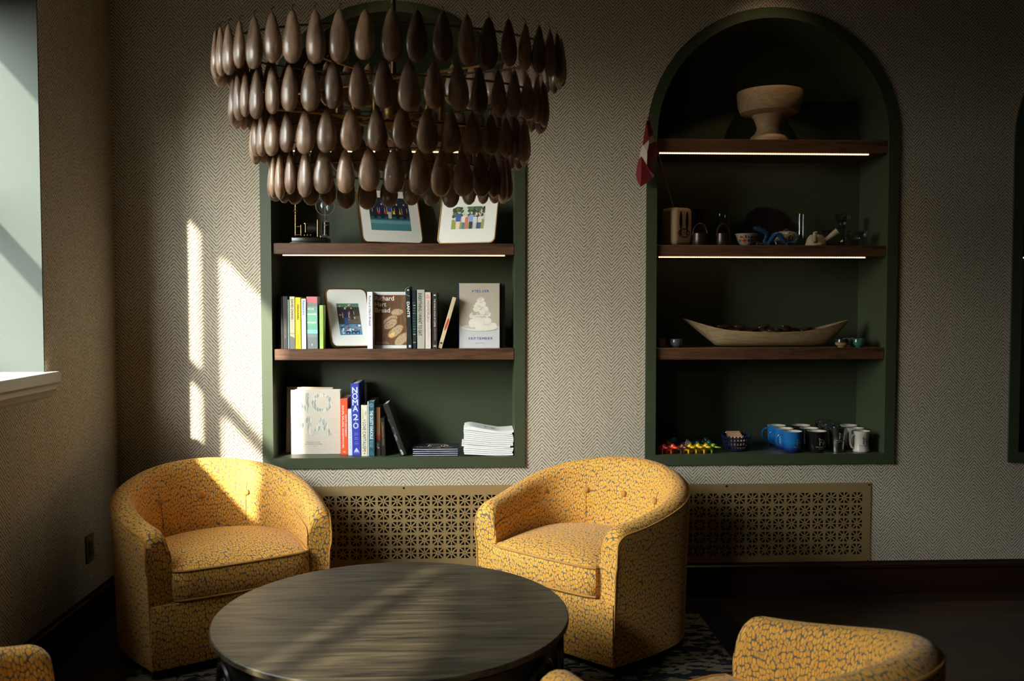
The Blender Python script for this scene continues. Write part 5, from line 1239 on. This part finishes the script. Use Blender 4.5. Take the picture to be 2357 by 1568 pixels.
# cloth: two panels meeting in a fold that hangs from the top of the stick
def fp(u, v): yy = -.078+(1490-u)*.0014 if u < 1490 else -.078+(u-1490)*.0024; p = at_y(u, v, yy); return tuple(p-pb)
FLAG = [(M_RED, [(1488, 277), (1493.5, 322), (1480.5, 335), (1479, 333), (1484, 303)]), (M_FW, [(1479, 333), (1480.5, 335), (1493.5, 322), (1494, 330), (1492.5, 345), (1489.5, 350), (1491.5, 356), (1489, 380), (1477, 360), (1471, 365), (1474.5, 347)]),
        (M_RED, [(1471, 365), (1477, 360), (1489, 380), (1502, 410.5), (1488, 421), (1475, 430), (1468, 420), (1463.5, 404), (1466, 385)]), (M_RED, [(1488, 277), (1494, 278), (1499, 292), (1504, 311), (1495, 315), (1493.5, 322)]),
        (M_FW, [(1493.5, 322), (1495, 315), (1504, 311), (1508, 325), (1497, 331), (1494, 330)]), (M_RED, [(1494, 330), (1497, 331), (1508, 325), (1515, 353), (1510, 365), (1503, 374), (1506, 403), (1494.5, 391), (1489, 380), (1491.5, 356), (1489.5, 350), (1492.5, 345)]),
        (M_FW, [(1494.5, 391), (1506, 403), (1505.5, 407), (1502, 410.5)])]
mb = MB()
for m_, P in FLAG:
    f3 = [fp(*q) for q in P]; bk3 = [(p[0], p[1]+.0015, p[2]) for p in f3]; n = len(P)
    mb.add(f3+bk3, [tuple(range(n)), tuple(range(n, 2*n))[::-1]]+[(i, n+i, n+(i+1) % n, (i+1) % n) for i in range(n)], m_)
mb.build('cloth', t, smooth=False)
def lathe_thing(name, label, cat, u, y, z, prof, mat, n=28, g=None, part='body'):
    o = thing(name, label, cat, (X(u, y), y, z+.0004), 0, g); mb = MB(); mb.lathe(prof, n, mat); mb.build(part, o); return o
o = lathe_thing('brown_bottle', 'tall dark brown vase with a flared lip behind the first handled pot', 'vase', 1610, .235, z3, [(.030, 0), (.040, .02), (.042, .06), (.028, .10), (.020, .125), (.020, .165), (.026, .178), (.034, .186), (.032, .190)], C('3a1e12', .35), part='body')
gh = 'dark handled pots on the shelf with the teapot'
hp = thing('handled_pot', 'dark brown pot with an arched loop handle beside the rabbit vase', 'pot', (0, 0, 0), 0, gh)
mb = MB(); cup_walls(mb, [(.036, 0), (.038, .003), (.037, .03), (.036, .056)], .004, C('2e1e18', .32, metal=.3), C('120c0a', .6)); mb.build('cup', hp)
mb = MB(); mb.tube([(.034*cos(a), 0, .050+.052*sin(a)) for a in [pi*k/16 for k in range(17)]], .0042, C('2a160e', .4), 8, flat=1.3); mb.build('handle', hp)
place(hp, 1610, .050, 0, z3); h2 = dup(hp); place(h2, 1663, .055, .3, z3, 'dark brown pot with an arched loop handle, nearer the painted bowl')
# painted bowl
y = .06; pbw = bowl(1715, y, z3, 'painted_bowl', 'white porcelain bowl painted with red and blue beasts', 'bowl', [(.022, 0), (.024, .003), (.036, .012), (.046, .030), (.052, .050), (.054, .055)], C('8f887a', .2), C('8f887a', .2))
mb = MB()
def wrapb(pts, mat, e=0): 
    V = []
    for a, z in pts: r_ = .024+.030*((z-.003)/.052)**.55+.0008+e; V.append((r_*sin(a), -r_*cos(a), z))
    mb.add(V, [tuple(range(len(V)))], mat)
r = random.Random(15)
for k, (a, z, ra, rz_, c_) in enumerate([(-.62, .030, .22, .010, '9c1c14'), (-.40, .022, .16, .007, 'a8241a'), (-.28, .036, .10, .012, '8c1810'), (-.75, .040, .10, .005, 'a8241a'), (.12, .030, .22, .009, '2c3c58'), (.30, .036, .16, .007, '38486a'), (.02, .022, .12, .006, '26344c'), (.45, .022, .18, .005, '3a5068'), (.75, .034, .14, .010, '7c2018'), (-.05, .040, .05, .006, '2c3c58'), (-.95, .022, .12, .006, '3a5068')]):
    wrapb([(a+ra*cos(q)*(1+.25*sin(5*q+k)), z+rz_*sin(q)*(1+.2*cos(4*q+k))) for q in [2*pi*i/20 for i in range(20)]], C(c_, .25), k*1e-5)
mb.build('painting', pbw, smooth=False)
# dark round plate on edge
y = .285; t = thing('round_plate', 'large dark round plate standing on edge at the back of the shelf', 'plate', (X(1757, .26), .262, z3+.0004)); t.rotation_euler = (-.16, 0, 0)
RP = .105; mb = MB(); mb.lathe([(.001, .004), (.070, .004), (.084, .008), (.101, .014), (RP, .013), (RP, .010), (.085, .002), (.001, 0)], 56, plain('dark_lacquer', (.016, .012, .012), .22), cap=False, xf=Matrix.Translation((0, 0, RP)) @ Matrix.Rotation(pi/2, 4, 'X')); mb.build('dish', t)
# clear glass vases, very dark
gv = 'clear rectangular glass vases at the back of the shelf'
for u, hh, lb in ((1661, .165, 'tall clear glass vase behind the second handled pot'), (1842, .168, 'tall clear glass vase behind the cream jar')):
    y = .245; o = thing('glass_vase', lb, 'vase', (X(u, y), y, z3+.0004), 0, gv); mb = MB(); ww = .041 if u < 1700 else .024
    prof = [(ww, 0), (ww, hh), (ww-.002, hh), (ww-.002, .010), (.001, .010)]; mb.lathe(prof, 24, M_GLASS); mb.build('glass', o)
# cream jar with flowers and lid
y = .150; t = thing('lidded_jar', 'cream glazed jar with green leaves painted, behind the blue dragon', 'jar', (X(1807, y), y, z3+.0004))
mb = MB(); mb.lathe([(.036, 0), (.050, .012), (.058, .035), (.056, .058), (.046, .068)], 36, plain('ivory_glaze', (.30, .27, .20), .12)); mb.build('body', t)
mb = MB(); mb.lathe([(.047, .066), (.044, .072), (.02, .078), (.001, .080)], 30, plain('ivory_glaze_lid', (.28, .25, .19), .12)); mb.ell((.002, -.004, .084), (.011, .006, .005), C('7c1c14', .3)); mb.ell((-.009, -.006, .081), (.006, .005, .005), C('1c2c5c', .3)); mb.build('lid', t)
mb = MB(); r = random.Random(4)
for i in range(22):
    a = r.uniform(-.1, 1.2); z = r.uniform(.028, .066); rr_ = .0592 if z > .03 else .058; rr_ = rr_-(max(0, z-.055))*.9; s_ = r.uniform(.004, .008)
    q0 = r.uniform(0, pi); mb.ell((rr_*sin(a), -rr_*cos(a), z), (s_, .0014, s_*.45), C(r.choice(['1c4020', '2a5028', '163018', '6c2c14']), .3), Matrix.Rotation(a, 3, 'Z') @ Matrix.Rotation(q0, 3, 'Y'), 1)
mb.build('painted_leaves', t)
# blue dragon
y = .050; t = thing('dragon_figurine', 'blue ceramic dragon coiling along the shelf before the cream jar', 'figurine', (X(1785, y), y, z3+.0006))
M_DRG = plain('blue_dragon_glaze', (.015, .055, .13), .3, var=.5, scale=120)
def D_(u, v, dy=0): p = at_y(u, v, y+dy); return (p.x-t.location.x, dy, p.z-t.location.z)
mb = MB(); path = [(1742, 527, -.01), (1752, 531, -.01), (1762, 536, -.006), (1764, 545, 0), (1759, 556, .004), (1766, 560, .004), (1776, 551, 0), (1784, 541, -.004), (1793, 541, -.006), (1800, 549, -.004), (1807, 557, 0), (1818, 560, .004), (1829, 558, .004), (1835, 550, 0), (1832, 541, -.002), (1836, 533, -.002)]
pp = [Vector(D_(*p)) for p in path]; sm = []
for i in range(len(pp)-1):
    a, b, c_, e = pp[max(0, i-1)], pp[i], pp[i+1], pp[min(len(pp)-1, i+2)]
    for k in range(5): q = k/5; sm.append(.5*((2*b)+(-a+c_)*q+(2*a-5*b+4*c_-e)*q*q+(-a+3*b-3*c_+e)*q**3))
sm.append(pp[-1]); n = len(sm); rad = [(.0075+.0045*sin(pi*min(1, i/n*1.1)))*(1 if i < n*.65 else max(.12, 1-(i/n-.65)*2.5)) for i in range(n)]
for p, r_ in zip(sm, rad): p.z = max(p.z, r_)
mb.tube(sm, rad, M_DRG, 10)
mb.ell(D_(1740, 527, -.01), (.014, .009, .008), M_DRG, Matrix.Rotation(.3, 3, 'Y'))
mb.build('body', t); mb = MB()
for i in range(3, n-6, 2):
    p = sm[i]; d_ = (sm[i+1]-sm[i-1]).normalized(); up = Vector((0, -.2, 1)); up = (up-d_*up.dot(d_)).normalized(); mb.tube([p+up*rad[i]*.7, p+up*(rad[i]+.0065)-d_*.0035], [.0026, .0004], M_DRG, 6)
mb.build('back_spikes', t); mb = MB()
for k, (u, v, uu, vv) in enumerate(((1738, 522, 1735, 530), (1741, 521, 1738, 534), (1747, 524, 1744, 519), (1752, 527, 1750, 520))):
    a = Vector(D_(u, v, -.014)); b = Vector(D_(uu, vv, -.018)); mb.tube([a, (a+b)/2+Vector((-.006, 0, .004)), b], [.0018, .0014, .0006], M_DRG, 6)
mb.build('horns', t)
for (u, v, u2) in ((1772, 556, 1768), (1783, 555, 1787), (1813, 560, 1810), (1744, 560, 1741)):
    mb = MB(); a = Vector(D_(u, v, -.004)); b = Vector(D_(u2, 563, -.016)); b.z = .003; a.z = max(a.z, .010); mb.tube([a, (a+b)/2+Vector((0, -.006, .004)), b], [.005, .004, .003], M_DRG, 7)
    for q in (-.5, 0, .5): mb.tube([b, b+Vector((.008*sin(q*1.6), -.008*cos(q), -.001))], [.0022, .0006], M_DRG, 5)
    mb.build('leg', t)
# side-handled teapot
y = .055; t = thing('teapot', 'unglazed beige side-handled teapot with a ribbed handle', 'teapot', (X(1876, y), y, z3+.0004))
M_CLAY = plain('beige_clay', (.36, .30, .19), .6, var=.15, scale=80, bump=.3)
mb = MB(); mb.lathe([(.046, 0), (.048, .004), (.046, .012), (.041, .030), (.034, .044), (.030, .047)], 40, M_CLAY)
for j in range(5): mb.tube([((.047-.0028*j)*cos(q)*1.005, (.047-.0028*j)*sin(q)*1.005, .008+.0075*j) for q in [2*pi*i/40 for i in range(40)]], .0009, M_CLAY, 5, closed=True)
for i in range(28):
    q = 2*pi*i/28; mb.tube([(.0475*cos(q), .0475*sin(q), .006), (.0420*cos(q), .0420*sin(q), .028), (.0365*cos(q), .0365*sin(q), .041)], .0009, M_CLAY, 5)
mb.build('body', t); mb = MB(); mb.lathe([(.031, .046), (.028, .051), (.012, .054), (.005, .055), (.0045, .060), (.008, .064), (.006, .068), (.001, .069)], 28, M_CLAY); mb.build('lid', t)
mb = MB(); mb.tube([(.030, -.018, .020), (.046, -.030, .034), (.066, -.036, .050), (.086, -.040, .066)], [.0085, .0100, .0125, .0150], M_CLAY, 16)
for i in range(7): q = i/6; p = Vector((.040, -.026, .029)).lerp(Vector((.086, -.040, .066)), q); a = .0098+.0055*q; dd = Vector((.046, -.014, .037)).normalized(); mb.tube([p-dd*.0012, p+dd*.0012], a+.0012, M_CLAY, 16)
mb.build('handle', t); mb = MB(); mb.tube([(-.020, -.030, .020), (-.024, -.046, .026), (-.026, -.052, .046), (-.026, -.050, .062)], [.013, .013, .009, .0055], M_CLAY, 14)
for z in (.024, .032, .040, .048): mb.tube([(-.0255+.0105*cos(q)*(1.25-.008*z*1000/10), -.050+.0105*sin(q)*(1.25-.008*z*1000/10), z) for q in [2*pi*i/18 for i in range(18)]], .0012, M_CLAY, 5, closed=True)
mb.build('spout', t)
# cut crystal
gk = 'cut crystal pieces at the right end of the shelf'
def crystal(label, u, y, prof, n=12):
    o = thing('crystal_glass', label, 'crystal', (X(u, y), y, z3+.0004), .1, gk); mb = MB(); pr = []
    for i in range(len(prof)-1):
        (a, b), (c_, d_) = prof[i], prof[i+1]
        for k in range(3): q = k/3; pr.append((a+(c_-a)*q+(.0022 if k == 1 else 0), b+(d_-b)*q))
    pr.append(prof[-1]); pr += [(max(.001, prof[-1][0]-.004), prof[-1][1]-.001), (.004, prof[-1][1]*.5)]
    mb.lathe(pr, n, M_CUT); mb.build('cut_glass', o, smooth=False); return o
crystal('tall cut crystal vase behind the teapot handle', 1938, .17, [(.030, 0), (.026, .015), (.016, .05), (.018, .09), (.030, .125), (.040, .160)])
crystal('cut crystal goblet just behind the teapot', 1902, .20, [(.024, 0), (.010, .008), (.007, .035), (.020, .050), (.026, .085)])
crystal('low footed cut crystal bowl rightmost on the shelf', 1971, .085, [(.024, 0), (.018, .010), (.012, .022), (.034, .030), (.044, .045), (.046, .072)], 16)
# ------------------------------------------------------------------ right niche, top shelf: pedestal bowl
z4 = SH['2A'][0]; y = .14
t = thing('pedestal_bowl', 'turned pale wood pedestal bowl alone on the top shelf', 'bowl', (X(1766, y), y, z4+.0004))
zz4 = lambda v: Z(1766, v, y)-z4; k = (X(1839, y)-X(1687, y))/2/.152
mb = MB(); hb = zz4(213)
mb.lathe([(.090, 0), (.093, hb*.06), (.088, hb*.13), (.068, hb*.20), (.060, hb*.27), (.058, hb*.33), (.066, hb*.42), (.075, hb*.50), (.082, hb*.545)], 48, M_ASH, cap=True)
mb.lathe([(.082, hb*.545), (.120, hb*.575), (.136, hb*.60), (.146, hb*.70), (.151, hb*.82), (.154, hb*.95), (.152, hb), (.142, hb*.995), (.132, hb*.78), (.08, hb*.70), (.001, hb*.68)], 56, M_ASH, cap=False); ped = mb.build('bowl', t)
# ------------------------------------------------------------------ left niche, top shelf: fern in a brass pot
z5 = SH['1A'][0]; y = .15
t = thing('potted_fern', 'small green fern in a brass pot behind the chandelier', 'potted plant', (X(935, y), y, z5+.0004))
mb = MB(); mb.lathe([(.070, 0), (.078, .01), (.085, .09), (.080, .12), (.084, .126)], 36, M_BRASS); mb.build('pot', t)
mb = MB(); r = random.Random(3); gr = [C('1d3012', .6), C('2a451a', .6), C('16260e', .6)]
for i in range(46):
    q = r.uniform(0, 2*pi); L = r.uniform(.10, .20); el_ = r.uniform(.5, 1.4); pts = []
    for k in range(8): s_ = k/7; pts.append(Vector((cos(q)*L*s_*cos(el_)*1.1, min(.12, sin(q)*L*s_*cos(el_)*.8), .12+L*s_*sin(el_)-.10*s_*s_*L/.15)))
    mb.tube(pts, .0009, gr[0], 4)
    for k in range(1, 8):
        for sg in (-1, 1):
            d_ = (pts[k]-pts[k-1]).normalized(); sd = d_.cross(Vector((0, 0, 1))).normalized()*sg; a = pts[k]; w_ = .022*(1.1-k/8)
            mb.add([tuple(a), tuple(a+sd*w_*.5+d_*.004), tuple(a+sd*w_), tuple(a+sd*w_*.5-d_*.004)], [(0, 1, 2, 3)], gr[(i+k) % 3])
mb.build('foliage', t, smooth=False)
# ------------------------------------------------------------------ left niche, shelf B: brass instrument
z6 = z_ = SH['1B'][0]; y = .085
t = thing('brass_instrument', 'antique brass and black mechanical instrument with a glass globe', 'instrument', (X(718, y), y, z6+.0004))
def I_(u, v, dy=0): p = at_y(u, v, y+dy); return Vector((p.x-t.location.x, dy, p.z-t.location.z))
def cyl(mb, a, b, r_, mat, n=16): mb.tube([a, b], r_, mat, n)
wI = X(758, y)-X(678, y); mb = MB(); mb.bbox((0, 0, .014), (wI, .12, .028), C('0c0a09', .25), .003); mb.bbox((0, 0, .002), (wI+.012, .13, .004), C('1a100a', .3), .001); mb.build('base', t)
mb = MB(); c0 = I_(680, 543, -.03); top_ = I_(680, 458, -.03); cyl(mb, c0, top_, .0032, M_BRASS, 12)
for v, r_ in ((478, .010), (484, .013), (487, .016), (493, .009), (506, .006), (512, .005), (541, .005)): p = I_(680, v, -.03); mb.lathe([(r_*.7, -.0015), (r_, 0), (r_*.7, .0015)], 16, M_BRASS, c=tuple(p))
mb.build('brass_column', t); mb = MB()
for u, a, b, r_ in ((693, 543, 518, .0025), (703, 535, 515, .0022), (703, 515.5, 514, .009), (731, 545, 506, .0030), (738, 553, 543, .0022)): cyl(mb, I_(u, a, -.035), I_(u, b, -.035), r_, M_BRASS, 10)
cyl(mb, I_(681, 522, -.03), I_(694, 521, -.03), .0018, M_BRASS); cyl(mb, I_(682, 541, -.03), I_(693, 540.5, -.03), .0018, M_BRASS)
for u in (680, 693, 701, 708, 715, 744, 751): mb.ell(tuple(I_(u, 541.5, -.045)), (.0035, .0035, .0045), M_BRASS, sub=1)
mb.build('brass_fittings', t); mb = MB(); g_ = I_(687, 519, -.03)
for q in range(12): a = q*pi/6; mb.box((0, 0, 0), (.004, .003, .018), M_BRASS, Matrix.Translation(g_) @ Matrix.Rotation(a, 4, 'Y'))
mb.lathe([(.006, -.0015), (.0075, 0), (.006, .0015)], 18, M_BRASS, xf=Matrix.Translation(g_) @ Matrix.Rotation(pi/2, 4, 'X')); mb.build('gear', t)
mb = MB(); a, b = I_(709, 527, .0), I_(730, 527, .0); mb.tube([a, b], .036/2*1.7, C('0a0a0c', .3), 20); mb.build('motor_drum', t)
mb = MB(); cyl(mb, I_(750, 543, 0), I_(750, 512, 0), .016, C('0e0c0b', .3), 20); mb.lathe([(.0165, 0), (.018, .001), (.0165, .003)], 20, M_BRASS, c=tuple(I_(750, 520, 0))); mb.lathe([(.0165, 0), (.018, .001), (.0165, .003)], 20, M_BRASS, c=tuple(I_(750, 512, 0))); mb.build('black_cylinder', t)
mb = MB(); mb.ell(tuple(I_(748, 478, 0)), (.038, .038, .038), M_GLASS, sub=3); mb.lathe([(.012, 0), (.014, .008), (.008, .022)], 16, M_GLASS, c=tuple(I_(748, 512, 0))); mb.build('glass_globe', t)
mb = MB(); gc_ = I_(748, 474, 0); mb.tube([(gc_.x+.043*cos(q), 0, gc_.z+.043*sin(q)) for q in [2*pi*i/40 for i in range(40)]], .0015, M_BRASS, 6, closed=True); cyl(mb, I_(748, 510, 0), I_(748, 470, 0), .0012, C('6c8a60', .3)); mb.build('brass_hoop', t)
mb = MB()
for x, z in ((-.014, .004), (.012, -.006)): mb.lathe([(.001, -.016), (.008, 0), (.001, .012)], 5, C('c8d4e0', .05), xf=Matrix.Translation((gc_.x+x, 0, gc_.z+z)), cap=False)
mb.build('crystal_drop', t, smooth=False)
